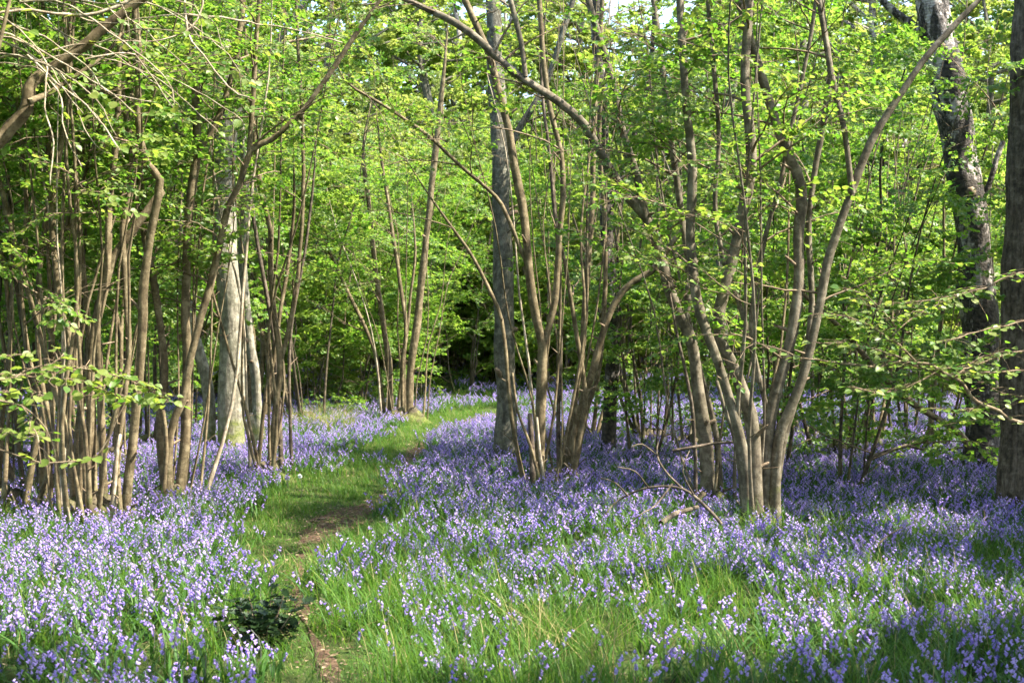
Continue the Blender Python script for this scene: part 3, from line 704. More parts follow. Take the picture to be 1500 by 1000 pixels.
traced('hazel_tree', 'big smooth-stemmed hazel splayed wide, bluebells round its foot', 'hazel', (1112, 747), [
    ([(1097, 753), (1091, 686), (1074, 610), (1053, 539), (1036, 493), (1019, 434), (1011, 350), (1014, 250), (1002, 120), (996, 0)], 19, 11, E(dy=-.15, ext=2)),
    ([(1108, 742), (1104, 644), (1091, 585), (1070, 526), (1055, 497), (1053, 455), (1061, 425), (1074, 375), (1086, 320), (1100, 230), (1090, 120), (1096, 20)], 24, 12, E(ext=2)),
    ([(1122, 742), (1124, 644), (1133, 585), (1150, 530), (1164, 463), (1170, 392), (1168, 349), (1172, 273), (1147, 210), (1130, 155), (1109, 84), (1084, 0)], 23, 11, E(dy=.1, ext=2)),
    ([(1135, 738), (1141, 652), (1166, 581), (1188, 515), (1200, 460), (1214, 390), (1227, 349), (1248, 286), (1277, 210), (1311, 155), (1357, 88), (1391, 50), (1440, 0)], 19, 9, E(dy=.05, ext=1)),
    ([(1120, 738), (1124, 620), (1113, 552), (1097, 493), (1084, 447), (1060, 380), (1046, 300), (1052, 200), (1040, 80)], 10, 6, E(dy=.3, ext=2)),
    ([(1128, 740), (1150, 640), (1176, 540), (1190, 440), (1186, 330), (1196, 230), (1216, 120), (1206, 20)], 12, 8, E(dy=.35, ext=2)),
    ([(1250, 284), (1240, 200), (1222, 120), (1208, 40)], 11, 7, E(root=False, ext=2, name='branch')),
    ([(1092, 740), (1080, 660), (1060, 600), (1048, 560)], 10, 6, E(dy=.4)),
    ([(1110, 560), (1100, 480), (1110, 400), (1126, 330), (1140, 280), (1150, 230)], 9, 6, E(root=False, dy=.2, ext=2, name='branch')),
], 'hazel_grey', extra=2, foot=.2, single=290, lmax=1.3, per_m=4.2, zmin=.9, spm=5.2, sides=12)
traced('birch_tree', 'leaning old birch with black and white flaking bark', 'tree', (1441, 668), [
    ([(1441, 670), (1440, 600), (1436, 500), (1432, 420), (1427, 357), (1420, 294), (1405, 231), (1398, 168), (1380, 84), (1366, 10), (1350, -60)], 54, 42, E(ext=4, name='trunk')),
    ([(1380, 90), (1350, 50), (1300, 10), (1250, -40)], 14, 8, E(root=False, ext=2, name='limb')),
    ([(1424, 330), (1450, 270), (1462, 230), (1474, 200)], 11, 6, E(root=False, ext=1, name='limb')),
], 'birch', lmin=.7, lmax=1.6, zmin=3.0, sides=26, wob=.09, T6=False)

# the furrowed trunk at the frame's edge, its ridges modelled
def furrowed_tree():
    b = ground(1503, 724)
    P, R = stem3d([(1497, 728), (1499, 640), (1500, 500), (1501, 400), (1507, 273), (1513, 105), (1520, -60), (1528, -220)], b[1], 64, 50, 0, 4)
    P = smooth_line(P[::4], .035); R = np.interp(np.linspace(0, 1, len(P)), np.linspace(0, 1, len(R)), R)
    sides = 120; V, pl = tube(P, R, sides, .02)
    n = len(P); th = np.arange(sides) * 2 * math.pi / sides
    zz = P[:, 2][:, None]
    ph = 2.2 * np.sin(zz * 1.9 + th * 2) * .35 + .5 * np.sin(zz * 5.3 + th * 5)
    ridge = np.abs(np.sin(th * 13 + ph)) ** .7 * .6 + .4 * np.abs(np.sin(th * 7 - ph * 1.3 + zz * 2.0))
    crack = .35 * (np.sin(zz * 38 + 9 * np.sin(th * 13 + zz)) > .75)
    dsp = (ridge - crack * .5) * .028
    body = V[:n * sides].reshape(n, sides, 3); dirs = norm(body - P[:, None, :])
    body = body + dirs * (dsp - .012)[..., None]
    V[:n * sides] = body.reshape(-1, 3)
    root = thing('oak_tree', 'dark upright trunk with deeply furrowed bark beside the leaning birch', 'tree', tuple(b))
    g = Geo(); g.add(V, pl); mesh_obj('trunk', g.mesh('trunk', [M['oak']], origin=b), root)
    limbs = []
    for k in range(9):
        h = U(4.8, 8.5); az = U(0, 6.28); p0 = np.array([np.interp(h, P[:, 2], P[:, c]) for c in range(3)])
        o = np.array([math.cos(az), math.sin(az), U(.3, .9)]); Lp = smooth_line([p0, p0 + o * 1.0, p0 + o * 2.2 + np.array([0, 0, .3]), p0 + o * 3.2 + np.array([0, 0, .2])], .3)
        Rl = np.linspace(.06, .015, len(Lp)); gg = Geo(); gg.add(*tube(Lp, Rl, 7, .05)); mesh_obj('limb', gg.mesh('limb', [M['oak']], origin=b), root); limbs.append((Lp, Rl))
    G, pos, dr, nm, sc = branch_out(limbs, 3.2, 4, .6, 1.4, 4, carve=True); TV, TQ, lp, ld, ln, ls = assemble(pos, dr, nm, sc, .06)
    k_ = RNG.uniform(0, 1, len(lp)) > lit_mask(lp) * .99; G.add(TV, [TQ])
    mesh_obj('twig_growth', G.mesh('twig_growth', [M['twig']], origin=b), root, 'stuff')
    mesh_obj('crown', leaves_mesh('crown', lp[k_], ld[k_], ln[k_], ls[k_], LEAF4, LEAF4_F, M['leaf'], b), root, 'stuff')
furrowed_tree()

# other hazels between 13 and 24 m
MID = [((14, 722), 9, 'thicket hazel at the wood edge with thin crowded stems'), ((72, 702), 8, 'crowded hazel behind the clump with the broken snag'),
       ((30, 668), 9, 'hazel in deep shade far behind the snagged clump'), ((160, 662), 7, 'thin hazel between the snagged clump and the leaning grey trunk'),
       ((222, 642), 7, 'thin hazel behind the one with the sweeping limb'), ((1189, 630), 5, 'dark-stemmed hazel behind the big splayed hazel'),
       ((1272, 638), 8, 'low fanning hazel standing in open bluebells left of the old birch'), ((955, 632), 8, 'hazel of slim stems behind the arching grey trunk'),
       ((1008, 642), 6, 'slim hazel close behind the arching grey trunk'), ((1345, 646), 7, 'hazel just left of the black and white birch'),
       ((1225, 655), 6, 'hazel between the big splayed hazel and the low fanning one'), ((1470, 640), 7, 'hazel behind the gap between birch and furrowed trunk'),
       ((850, 628), 6, 'hazel farther back behind the scarred birch'), ((450, 606), 8, 'low bushy hazel on the far grassy edge of the clearing'),
       ((1110, 625), 7, 'hazel seen through the big splayed hazel')]
for k, (bp, n, lab) in enumerate(MID):
    b = ground(*bp); st = auto_stems(b, n, 4.5, 7.2, .36, .010, .032, .35)
    build_tree('hazel_tree', lab, 'hazel', b, [('stem', P, R) for P, R in st], st, ('hazel', 'hazel_dark', 'hazel_grey')[k % 3], T6=False, sides=7, per_m=2.6, lmax=1.5, leaf=.06, dense=True, twigs=False,
               group='hazels of the coppice', zmin=1.5, stool=.4)
traced('hazel_tree', 'hazel with one dark straight stem beyond the grassy clearing', 'hazel', (595, 602), [
    ([(598, 603), (602, 540), (610, 480), (618, 400), (628, 300), (640, 180)], 15, 8, E(ext=2)),
    ([(592, 600), (590, 540), (596, 480), (585, 400), (570, 300)], 8, 5, E(dy=.3, ext=2)),
    ([(572, 597), (570, 540), (562, 480), (550, 400), (540, 300)], 11, 6, E(dy=.4, ext=2)),
    ([(566, 594), (552, 530), (540, 490), (516, 440)], 8, 5, E(dy=.4, ext=2)),
    ([(580, 596), (592, 520), (600, 440)], 6, 4, E(dy=.5, ext=2)),
], 'hazel', extra=4, foot=.5, T6=False, lmax=1.5, leaf=.06)

# ------------------------------------------------------------------ off-frame neighbours whose boughs reach into the picture
def spray_tree(label, base, Y, lines, n_leaf, leaf, seg_leaf, name='hazel_tree', crown=True, mat='twig', thin=.65, more=1.0, own=1.0, pale=False):
    b = np.array([base[0], base[1], float(terrain(base[0], base[1]))])
    root = thing(name, label, 'hazel', tuple(b))
    st = auto_stems(b, 6, 3.5, 5.5, .2, .02, .04, .25)
    for P, R in st:
        g = Geo(); g.add(*tube(P, R, 8, .05)); mesh_obj('stem', g.mesh('stem', [M['hazel']], origin=b), root)
    G, pos, dr, nm, sc = branch_out(st, 2.0, 2.5, .6, 1.5, 3, carve=True); TV, TQ, lp, ld, ln, ls = assemble(pos, dr, nm, sc, .055)
    k_ = (~in_frame(lp, 20, 20)) & (RNG.uniform(0, 1, len(lp)) > lit_mask(lp) * .99)
    mesh_obj('crown', leaves_mesh('crown', lp[k_], ld[k_], ln[k_], ls[k_], LEAF4, LEAF4_F, M['leaf'], b), root, 'stuff')
    P_, D_, N_, S_ = [], [], [], []
    for ln_ in lines:
        pts, w0, w1, y0, y1, leafy = ln_
        C = np.array([at(a, c, y0 + (y1 - y0) * k / (len(pts) - 1)) for k, (a, c) in enumerate(pts)])
        C = smooth_line(C, .05); R = np.linspace(w0, w1, len(C)) * Y / F_PX / 2 * thin
        C = C + np.cumsum(RNG.normal(0, .004, C.shape), 0) * (thin < 1)
        g = Geo(); g.add(*tube(C, R, 7, .08)); br = mesh_obj('branch', g.mesh('branch', [M['dead' if pale and w0 < 8 else mat]], origin=b), root)
        P_, D_, N_, S_ = [], [], [], []
        if leafy:
            m = int(leafy * more)
            for q_ in range(m):
                f = U(.1, 1) * (len(C) - 1); a = min(len(C) - 2, int(f)); p = C[a] + (C[a + 1] - C[a]) * (f - a)
                tg = norm(C[a + 1] - C[a]); az = U(0, 6.28); d = tg * U(.1, .8) + np.array([math.cos(az), math.sin(az), U(-.25, .15)]) * .9
                off = U(.0, seg_leaf) * norm(d)
                P_.append(p + off); D_.append(d + np.array([0, 0, -.15])); N_.append([U(-.6, .6), U(-1.1, .4), 1]); S_.append(leaf * U(.65, 1.2))
                if np.linalg.norm(off) > .02:
                    TW.append((p, p + off))
        if P_:
            A_ = list(map(np.array, (P_, D_, N_, S_))); h_ = int(math.ceil(len(P_) * own)); put_leaves(br, *[a[:h_] for a in A_], org=b)
            if h_ < len(P_): mesh_obj('small_leaf_growth', leaves_mesh('small_leaf_growth', *[a[h_:] for a in A_], LEAF6, LEAF6_F, M['leaf'], b), br, 'stuff')
        for p, e in TW:
            G2.add(*tube(np.array([p, (p + e) / 2 + [0, 0, .008], e]), [.0022, .0018, .001], 3, cap=False))
        TW.clear()
    mesh_obj('twig_growth', G2.mesh('twig_growth', [M['twig']], origin=b), root, 'stuff')
    return root
TW = []; G2 = Geo()
spray_tree('hazel whose bent pale twigs with large fresh leaves hang before the snagged clump', (-3.15, 6.6), 6.6, [
    ([(-90, 560), (-20, 592), (24, 595), (48, 604), (72, 628), (84, 666)], 7, 3, 6.6, 6.5, 9),
    ([(-60, 580), (31, 597), (43, 623), (55, 640), (60, 676)], 5, 2.5, 6.5, 6.3, 8),
    ([(-80, 540), (5, 553), (31, 539), (72, 530), (92, 515)], 5, 2, 6.6, 6.8, 11),
    ([(-70, 570), (0, 577), (38, 572), (60, 585)], 4, 2, 6.6, 6.4, 9),
    ([(-70, 520), (0, 522), (30, 520), (52, 524)], 4, 2, 6.6, 6.8, 10),
    ([(180, 594), (160, 635), (139, 669), (110, 676), (72, 680), (40, 672), (-40, 640), (-100, 600)], 3, 5, 6.7, 6.6, 14),
    ([(104, 530), (77, 544), (67, 556), (79, 565), (88, 556)], 2.5, 1.5, 6.7, 6.6, 0),
    ([(-80, 600), (0, 640), (30, 640), (60, 652)], 4, 2, 6.5, 6.3, 9),
    ([(-90, 545), (20, 548), (100, 540), (170, 552), (230, 572), (252, 588)], 5, 2, 6.6, 7.6, 50),
    ([(40, 552), (110, 560), (160, 580), (200, 590)], 3, 2, 6.8, 7.6, 34),
], 0, .047, .10, more=2.2, own=.75)
G2 = Geo()
spray_tree('hazel whose sunlit leafy boughs spread before the old birch', (4.6, 9.6), 9.4, [
    ([(1640, 650), (1500, 625), (1466, 609), (1435, 597), (1411, 568), (1394, 558), (1368, 544), (1320, 540), (1279, 544), (1200, 534), (1130, 512)], 12, 3, 9.4, 9.0, 42),
    ([(1396, 558), (1416, 541), (1432, 526), (1460, 516)], 6, 2.5, 9.2, 9.4, 12),
    ([(1620, 515), (1500, 520), (1471, 527), (1430, 540), (1390, 546)], 6, 2.5, 9.5, 9.1, 20),
    ([(1620, 440), (1500, 460), (1452, 470), (1411, 479), (1372, 492)], 5, 2.5, 9.5, 9.0, 22),
    ([(1390, 556), (1344, 530), (1308, 498), (1282, 482), (1240, 462), (1210, 455)], 6, 2.5, 9.2, 8.8, 44),
    ([(1308, 490), (1334, 467), (1366, 448), (1400, 432)], 4, 2, 9.0, 9.3, 16),
    ([(1313, 480), (1296, 455), (1265, 424)], 4, 2, 9.0, 8.8, 14),
    ([(1640, 540), (1500, 542), (1416, 546), (1356, 542), (1300, 520), (1250, 505), (1190, 500)], 6, 2.5, 9.5, 9.0, 48),
    ([(1370, 545), (1330, 565), (1290, 572), (1260, 562)], 4, 2, 9.1, 8.9, 20),
    ([(1435, 597), (1400, 606), (1360, 604)], 4, 2, 9.3, 9.1, 14),
    ([(1620, 580), (1510, 580), (1470, 574), (1440, 560)], 4, 2, 9.5, 9.3, 16),
    ([(1600, 380), (1500, 400), (1440, 425), (1380, 440), (1330, 450)], 5, 2, 9.5, 9.1, 26),
], 0, .047, .19, more=2.5, own=.4)
G2 = Geo(); TANGLE = []
for k in range(22):
    a, c = U(-60, 200), U(-30, 110); e1, e2 = a + U(60, 190), c + U(-10, 120); y0 = U(7.4, 8.6)
    TANGLE.append(([(a - 60, c - U(-20, 30)), (a, c), ((a + e1) / 2 + U(-15, 15), (c + e2) / 2 - U(5, 28)), (e1, e2), (e1 + U(5, 30), e2 + U(10, 50))], U(2.2, 4), 1.3, y0, y0 + U(-.4, .4), int(U(1, 5))))
spray_tree('tree off the clearing whose thick limb and hanging bare twigs cross the upper corner', (-4.6, 8.0), 8.0, [
    ([(-320, 420), (-160, 300), (-60, 240), (0, 206), (21, 181), (40, 155), (46, 122), (63, 101), (118, 63), (147, 34), (190, 0), (240, -40)], 34, 14, 8.0, 8.2, 12),
    ([(42, 150), (66, 140), (100, 118), (150, 86), (180, 50)], 11, 5, 8.0, 8.3, 14),
    ([(-80, 20), (0, 42), (71, 76), (139, 122), (193, 164)], 4, 2, 7.8, 7.6, 4),
    ([(-60, 60), (20, 60), (70, 92), (69, 160), (86, 210), (76, 269)], 4, 2, 7.8, 7.5, 2),
    ([(40, 80), (84, 118), (147, 176), (185, 231)], 4, 2, 7.8, 7.4, 3),
    ([(269, -40), (277, 46), (300, 80), (336, 126), (366, 139)], 5, 2, 8.2, 8.0, 4),
    ([(230, -30), (160, 14), (100, 22), (46, 19), (-40, 30)], 7, 4, 8.0, 7.8, 10),
    ([(270, 20), (349, 29), (420, 42), (500, 63)], 4, 2, 8.2, 8.4, 6),
    ([(0, 30), (60, 56), (120, 96), (150, 130), (215, 150)], 3, 1.5, 7.7, 7.4, 3),
    ([(63, 101), (90, 140), (96, 190), (120, 240)], 3, 1.5, 7.9, 7.6, 4),
    ([(300, -20), (280, 40), (220, 60), (150, 62)], 3.5, 1.5, 8.2, 8.0, 8),
] + TANGLE, 0, .05, .06, name='hazel_tree', mat='hazel', thin=.9, pale=True)

# ------------------------------------------------------------------ unseen trees added round the camera, crowns cut, to throw dappled shade
CAN = [(6.2, 2.5), (8.8, 6.0), (7.4, 10.5), (10.5, 1.5), (12.5, 8.5), (-3.4, 1.2), (-6.6, 5.0), (10.2, 14.0), (9.2, 18.5), (-7.5, 10.5), (4.4, 1.0), (6.3, 12.6), (3.7, 5.6), (-3.7, 5.8), (7.6, 15.6), (9.6, 22.0), (5.4, 8.2), (5.9, 10.2), (4.0, 3.4), (-4.6, 8.6)]
for k, (x, y) in enumerate(CAN):
    b = np.array([x, y, float(terrain(x, y))]); H = U(6.4, 8.0)
    tp = smooth_line([b - [0, 0, .1], b + [U(-.2, .2), U(-.2, .2), H * .4], b + [U(-.5, .5), U(-.5, .5), H * .75], b + [U(-.6, .6), U(-.6, .6), H]], .3)
    tr = np.linspace(.15, .02, len(tp)); limbs = []
    for q_ in range(40):
        if len(limbs) >= 13: break
        h = U(2.8, H - .8); az = U(0, 6.28); p0 = np.array([np.interp(h, tp[:, 2], tp[:, c]) for c in range(3)]); ln = U(2.4, 4.9) * (1.05 - .5 * (h - 3) / H)
        o = np.array([math.cos(az), math.sin(az), U(.1, .55)])
        Lp = smooth_line([p0, p0 + o * ln * .5, p0 + o * ln + np.array([0, 0, U(-.2, .4)])], .3)
        if lit_mask(Lp).mean() < .3 and not in_frame(Lp, 60, 40).any(): limbs.append((Lp, np.linspace(.045, .012, len(Lp))))
    parts = [('trunk', tp, tr)] + [('limb', P, R) for P, R in limbs]
    fr = lambda P: ~(in_frame(P, 90, 60))
    build_tree('ash_tree', 'unseen leafy ash added to dapple the bluebell clearing with shade', 'tree', b, parts, limbs, 'ash', 'added shade trees around the clearing', leaf=.088, T6=False, sides=8,
               zmin=2.2, per_m=2.4, lmin=.5, lmax=1.3, spm=4.6, frame_free=True, dense=True)

# ------------------------------------------------------------------ background wood: a few kinds, copied
def copy_tree(src, loc, rz, sc, label=None):
    r = src.copy(); COL.objects.link(r); r.location = loc; r.rotation_euler = (0, 0, rz); r.scale = (sc, sc, sc)
    if label: r['label'] = label
    for ch in list(src.children):
        c = ch.copy(); COL.objects.link(c); c.parent = r
    return r

def far_hazel(k, zm):
    st = auto_stems(np.array([0, 0, 0.0]), 8, 4.5, 7.0, .38, .025, .055, .4)
    o = terrain(0, 0); st = [(P - np.array([0, 0, float(o)]), R) for P, R in st]
    return build_tree('hazel_tree', 'distant hazel bush in bright young leaf', 'hazel', np.zeros(3), [('stem', P, R) for P, R in st], st, 'hazel', 'hazels in the wood behind', leaf=.085, carve=False, T6=False,
                      sides=6, per_m=2.1, lmin=.6, lmax=1.9, spm=3.4, zmin=zm, lmat='leaf_far', dense=True, twigs=False)
def far_tree(k):
    H = U(13, 18); z = np.zeros(3)
    tp = smooth_line([[0, 0, -.3], [U(-.3, .3), U(-.3, .3), H * .35], [U(-.8, .8), U(-.8, .8), H * .7], [U(-.8, .8), U(-.8, .8), H]], .6)
    tr = np.linspace(U(.16, .3), .03, len(tp)); limbs = []
    for q_ in range(26):
        h = U(3.0, H - .6); az = U(0, 6.28); p0 = np.array([np.interp(h, tp[:, 2], tp[:, c]) for c in range(3)]); ln = U(2.0, 4.4) * (1.1 - .6 * h / H)
        o = np.array([math.cos(az), math.sin(az), U(.0, .7)])
        Lp = smooth_line([p0, p0 + o * ln * .5, p0 + o * ln + np.array([0, 0, U(-.5, .5)])], .4); limbs.append((Lp, np.linspace(.06, .012, len(Lp))))
    return build_tree('birch_tree' if k % 2 else 'ash_tree', 'distant woodland tree in pale spring leaf' if k % 2 == 0 else 'distant birch in pale spring leaf', 'tree', z,
                      [('trunk', tp, tr)] + [('limb', P, R) for P, R in limbs], limbs, 'birch' if k % 2 else 'ash', 'tall trees of the wood behind', leaf=.12, carve=False, T6=False, sides=7,
                      zmin=2.0, per_m=2.8, lmin=.7, lmax=1.9, spm=2.8, lmat='leaf_far', dense=True, twigs=False)
def mid_hazel(k):
    st = auto_stems(np.zeros(3), 4, 3.6, 5.6, .42, .010, .024, .25); o = float(terrain(0, 0)); st = [(P - np.array([0, 0, o]), R) for P, R in st]
    return build_tree('hazel_tree', 'thin-stemmed young hazel crowded with fresh leaf behind the near clumps', 'hazel', np.zeros(3), [('stem', P, R) for P, R in st], st, 'hazel_dark', 'young hazels between the clumps', leaf=.056, carve=False,
                      T6=False, sides=6, per_m=3.6, lmin=.6, lmax=1.8, spm=4.4, zmin=-.1, dense=True, twigs=False)
mh = [mid_hazel(k) for k in range(3)]
fh = [far_hazel(k, .5) for k in range(3)]; fs = [far_hazel(k, -1.0) for k in range(3)]; ft = [far_tree(k) for k in range(5)]
# places: jittered rows receding from 24 m, kept off the path and the open glade beyond the ash
def glade(x, y):
    px, py, dep = project(np.array([x, y, float(terrain(x, y))]))
    if y < 33 and 480 < px < 830: return True
    if y < 38 and 620 < px < 735: return True
    if y < 45 and 735 < px < 1250: return U(0, 1) < .9
    return abs(x - (-.6 + (y - 24) * .05)) < .8 and y < 30
used = {}
def place(lst, x, y, sc):
    k = int(RNG.integers(0, len(lst))); src = lst[k]; z = float(terrain(x, y)); rz = U(0, 6.28)
    if id(src) not in used:
        used[id(src)] = 1; src.location = (x, y, z); src.rotation_euler = (0, 0, rz); src.scale = (sc, sc, sc)
    else: copy_tree(src, (x, y, z), rz, sc)
for a_, d_ in ((1160, 19.5), (1330, 21.5), (1480, 22), (40, 16.5), (110, 19), (200, 21), (270, 23), (470, 27.5), (520, 29), (-40, 14), (1560, 18), (1130, 17.2), (505, 31), (565, 32.5), (640, 35), (610, 30.5), (715, 36), (690, 39), (684, 32.5), (655, 36), (935, 18), (1230, 14.6), (440, 29)):
    q_ = at(a_, 500, d_); place(mh, q_[0], q_[1], U(.85, 1.1))
y = 26.0
while y < 30:
    w = y * .40 + 4; x = -w
    while x < w:
        xx = x + U(-1, 1); yy = y + U(-1.5, 1.5)
        if not glade(xx, yy): place(fh, xx, yy, U(.8, 1.2))
        x += U(2.9, 5.2) * (1 + y / 120)
    y += 5.6 + y * .04
a_ = -120.0
while a_ < 1640:                     # leafy wall that closes the view
    for d_, p_ in ((33 + 3 * math.sin(a_ * .013), .75), (42, .8), (51, 1), (58, 1)):
        if 470 < a_ < 1000: d_ = 38 + (d_ - 33) * .9
        q_ = at(a_ + U(-14, 14), 500, d_ + U(-1.2, 1.2))
        if U(0, 1) < p_: place(fs, q_[0], q_[1], U(.8, 1.2))
    a_ += 66 + U(-12, 12)
y = 54.0
while y < 140:
    w = y * .42 + 6; x = -w
    while x < w:
        xx = x + U(-1.5, 1.5); yy = y + U(-2.5, 2.5)
        place(ft, xx, yy, U(.8, 1.25) * (1 + max(0, y - 60) / 160))
        x += U(2.5, 4.6) * (1 + y / 200)
    y += 7 + y * .05
for a_, d_ in ((470, 36), (655, 46), (1060, 36), (1180, 40), (1300, 31), (210, 36), (90, 32), (380, 42), (1420, 38)):
    q_ = at(a_, 500, d_); place(ft, q_[0], q_[1], U(.75, 1.0))
for a_, d_ in ((640, 38.5), (700, 37.5), (770, 37), (840, 39)):
    q_ = at(a_, 500, d_); place(fs, q_[0], q_[1], U(.8, 1.0))
for s_ in fh + ft + fs:
    if id(s_) not in used: place([s_], U(-20, 20), U(60, 90), 1.0)

# ------------------------------------------------------------------ fallen wood
def stick(name, label, cat, lines, Y, mat):
    C0 = [np.array([at(a, c, y_) for a, c, y_ in pts]) for pts, w0, w1 in lines]
    b = C0[0][0].copy(); b[2] = float(terrain(b[0], b[1])); root = thing(name, label, cat, tuple(b))
    for C, (pts, w0, w1) in zip(C0, lines):
        C = smooth_line(C, .05); R = np.linspace(w0, w1, len(C)) * Y / F_PX / 2
        g = Geo(); g.add(*tube(C, R, 7, .08)); mesh_obj('branch', g.mesh('branch', [M[mat]], origin=b), root)
stick('fallen_branch', 'dark dead branch arched over the bluebells before the splayed hazel', 'branch', [
    ([(1062, 775, 11.2), (1040, 748, 11.2), (1000, 716, 11.3), (950, 714, 11.4), (905, 733, 11.5), (880, 762, 11.4)], 5.5, 2),
    ([(1000, 716, 11.3), (975, 690, 11.4), (962, 664, 11.5), (968, 630, 11.6)], 4, 2), ([(950, 714, 11.4), (930, 690, 11.2), (905, 684, 11.1)], 3, 1.5),
    ([(920, 726, 11.4), (900, 706, 11.2), (880, 700, 11.3)], 3, 1.5), ([(985, 708, 11.3), (960, 740, 11.2), (940, 752, 11.0), (915, 772, 11.0)], 3, 1.5), ([(1020, 732, 11.3), (1000, 690, 11.1), (1010, 660, 11.2)], 3, 1.5), ([(965, 668, 11.5), (940, 650, 11.4), (925, 655, 11.3)], 2.5, 1.5)], 11.3, 'dead_dark')
stick('fallen_branch', 'broken log half buried in bluebells before the splayed hazel', 'branch', [([(968, 766, 10.9), (990, 752, 11.1), (1022, 742, 11.3)], 9, 6)], 11, 'dead_dark')
stick('fallen_branch', 'thin dead stick caught across the arching grey trunk', 'branch', [([(985, 660, 12.8), (1020, 654, 12.8), (1040, 650, 12.9), (1078, 647, 12.7)], 5, 3)], 12.8, 'dead_dark')
stick('fallen_branch', 'dark fallen branch lying before the old birch', 'branch', [([(1272, 670, 15.8), (1328, 652, 16.0), (1395, 626, 16.2)], 7, 4), ([(1328, 652, 16.0), (1370, 660, 15.9), (1410, 655, 15.8)], 5, 3)], 16, 'dead_dark')
stick('fallen_branch', 'long pale pole leaning up from beside the old birch', 'branch', [([(1420, 652, 15.6), (1395, 626, 15.4), (1336, 590, 15.0), (1290, 548, 14.6), (1235, 484, 14.1), (1176, 430, 13.6)], 11, 6)], 15, 'hazel')
stick('fallen_branch', 'short dead twig poking from sunlit bluebells', 'branch', [([(1270, 812, 10.3), (1300, 785, 10.4), (1322, 772, 10.5)], 4, 2)], 10.4, 'dead_dark')

# ------------------------------------------------------------------ holly by the path
def holly():
    b = ground(388, 950, 0); root = thing('holly_bush', 'small dark glossy holly bush at the edge of path', 'holly', tuple(b)); P_, D_, N_, S_ = [], [], [], []
    for k in range(24):
        az = U(0, 6.28); ln = U(.15, .28); o = np.array([math.cos(az) * U(.2, 1.0), math.sin(az) * .7, U(.4, 1.0)])
        C = smooth_line([b - [0, 0, .03], b + o * ln * .5, b + o * ln + [0, 0, .03]], .05); g = Geo(); g.add(*tube(C, np.linspace(.006, .002, len(C)), 5)); mesh_obj('stem', g.mesh('stem', [M['twig']], origin=b), root)
        for q_ in range(12):
            p = C[int(U(.3, .999) * len(C))] + RNG.normal(0, .025, 3); a = U(0, 6.28); P_.append(p); D_.append([math.cos(a), math.sin(a), U(-.2, .6)]); N_.append([U(-.6, .6), U(-.8, .4), 1]); S_.append(U(.05, .075))
    ms = []
    for k in range(3):
        yv = np.linspace(0, 1, 9); wv = np.array([.05, .26, .2, .34, .24, .34, .2, .22, 0]); zb = .07 * np.array([0, 1, -1, 1, -1, 1, -1, 1, 0])
        mid = np.stack([0 * yv, yv, -.1 * yv ** 2], -1); V = np.vstack([mid, np.stack([-wv, yv, mid[:, 2] + zb + .05], -1), np.stack([wv, yv, mid[:, 2] + zb + .05], -1)]); a = np.arange(8)
        g = Geo(); g.add(V, [np.stack([a, a + 1, a + 10, a + 9], -1), np.stack([a, a + 18, a + 19, a + 1], -1)], rnd=k / 3); ms.append(g.mesh('leaf', [M['holly']]))
    put_leaves(root, *map(np.array, (P_, D_, N_, S_)), meshes=ms)
holly()

def seed_head():
    b = ground(441, 726, .03); root = thing('dandelion', 'single white seed head on a thin stalk in path-side grass', 'flower', tuple(b))
    C = smooth_line([b, b + [.01, 0, .12], b + [-.01, 0, .22]], .04); g = Geo(); g.add(*tube(C, np.full(len(C), .003), 5)); mesh_obj('stalk', g.mesh('stalk', [M['stalk']], origin=b), root)
    g = Geo(); c = C[-1]
    for k in range(90):
        d = norm(RNG.normal(0, 1, 3)); e = norm(np.cross(d, RNG.normal(0, 1, 3))) * .006; g.add(np.array([c, c + d * .022 + e, c + d * .022 - e]), [np.array([(0, 1, 2)])])
    mesh_obj('seed_head', g.mesh('seed_head', [M['white']], origin=b), root)
seed_head()

# ------------------------------------------------------------------ bluebells, grass, litter
def blade(G, b, az, h, w, bend, m, rnd, n=4):
    t = np.linspace(0, 1, n); o = np.array([math.cos(az), math.sin(az), 0]); s = np.array([-o[1], o[0], 0])
    c = b + o * (bend * h * t ** 2)[:, None] + np.array([0, 0, 1]) * (h * (t - .32 * bend * t ** 2))[:, None]
    ww = w * (1 - t ** 2.2) ** .8
    V = np.vstack([c[:-1] - s * ww[:-1, None], c[:-1] + s * ww[:-1, None], c[-1:]]); k = n - 1; a = np.arange(k - 1)
    G.add(V, [np.stack([a, a + k, a + k + 1, a + 1], -1), np.array([(k - 1, 2 * k - 1, 2 * k)])], m, rnd)

def bell(G, p, d, ln, m, rnd, sides=6):
    d = d / np.linalg.norm(d); a = np.cross(d, [.3, .9, .1]); a /= np.linalg.norm(a); c = np.cross(d, a); th = np.arange(sides) * 2 * math.pi / sides
    rings = [(0, .10), (.25, .27), (.75, .30), (1.0, .52)] if sides > 4 else [(0, .12), (.4, .30), (1.0, .5)]
    V = np.vstack([p + d * ln * z + ln * r * (np.cos(th)[:, None] * a + np.sin(th)[:, None] * c) for z, r in rings])
    n = len(rings); i, j = np.meshgrid(np.arange(n - 1), np.arange(sides), indexing='ij'); q0 = i * sides + j; q1 = i * sides + (j + 1) % sides
    G.add(V, [np.stack([q0, q1, q1 + sides, q0 + sides], -1).reshape(-1, 4)], m, rnd)

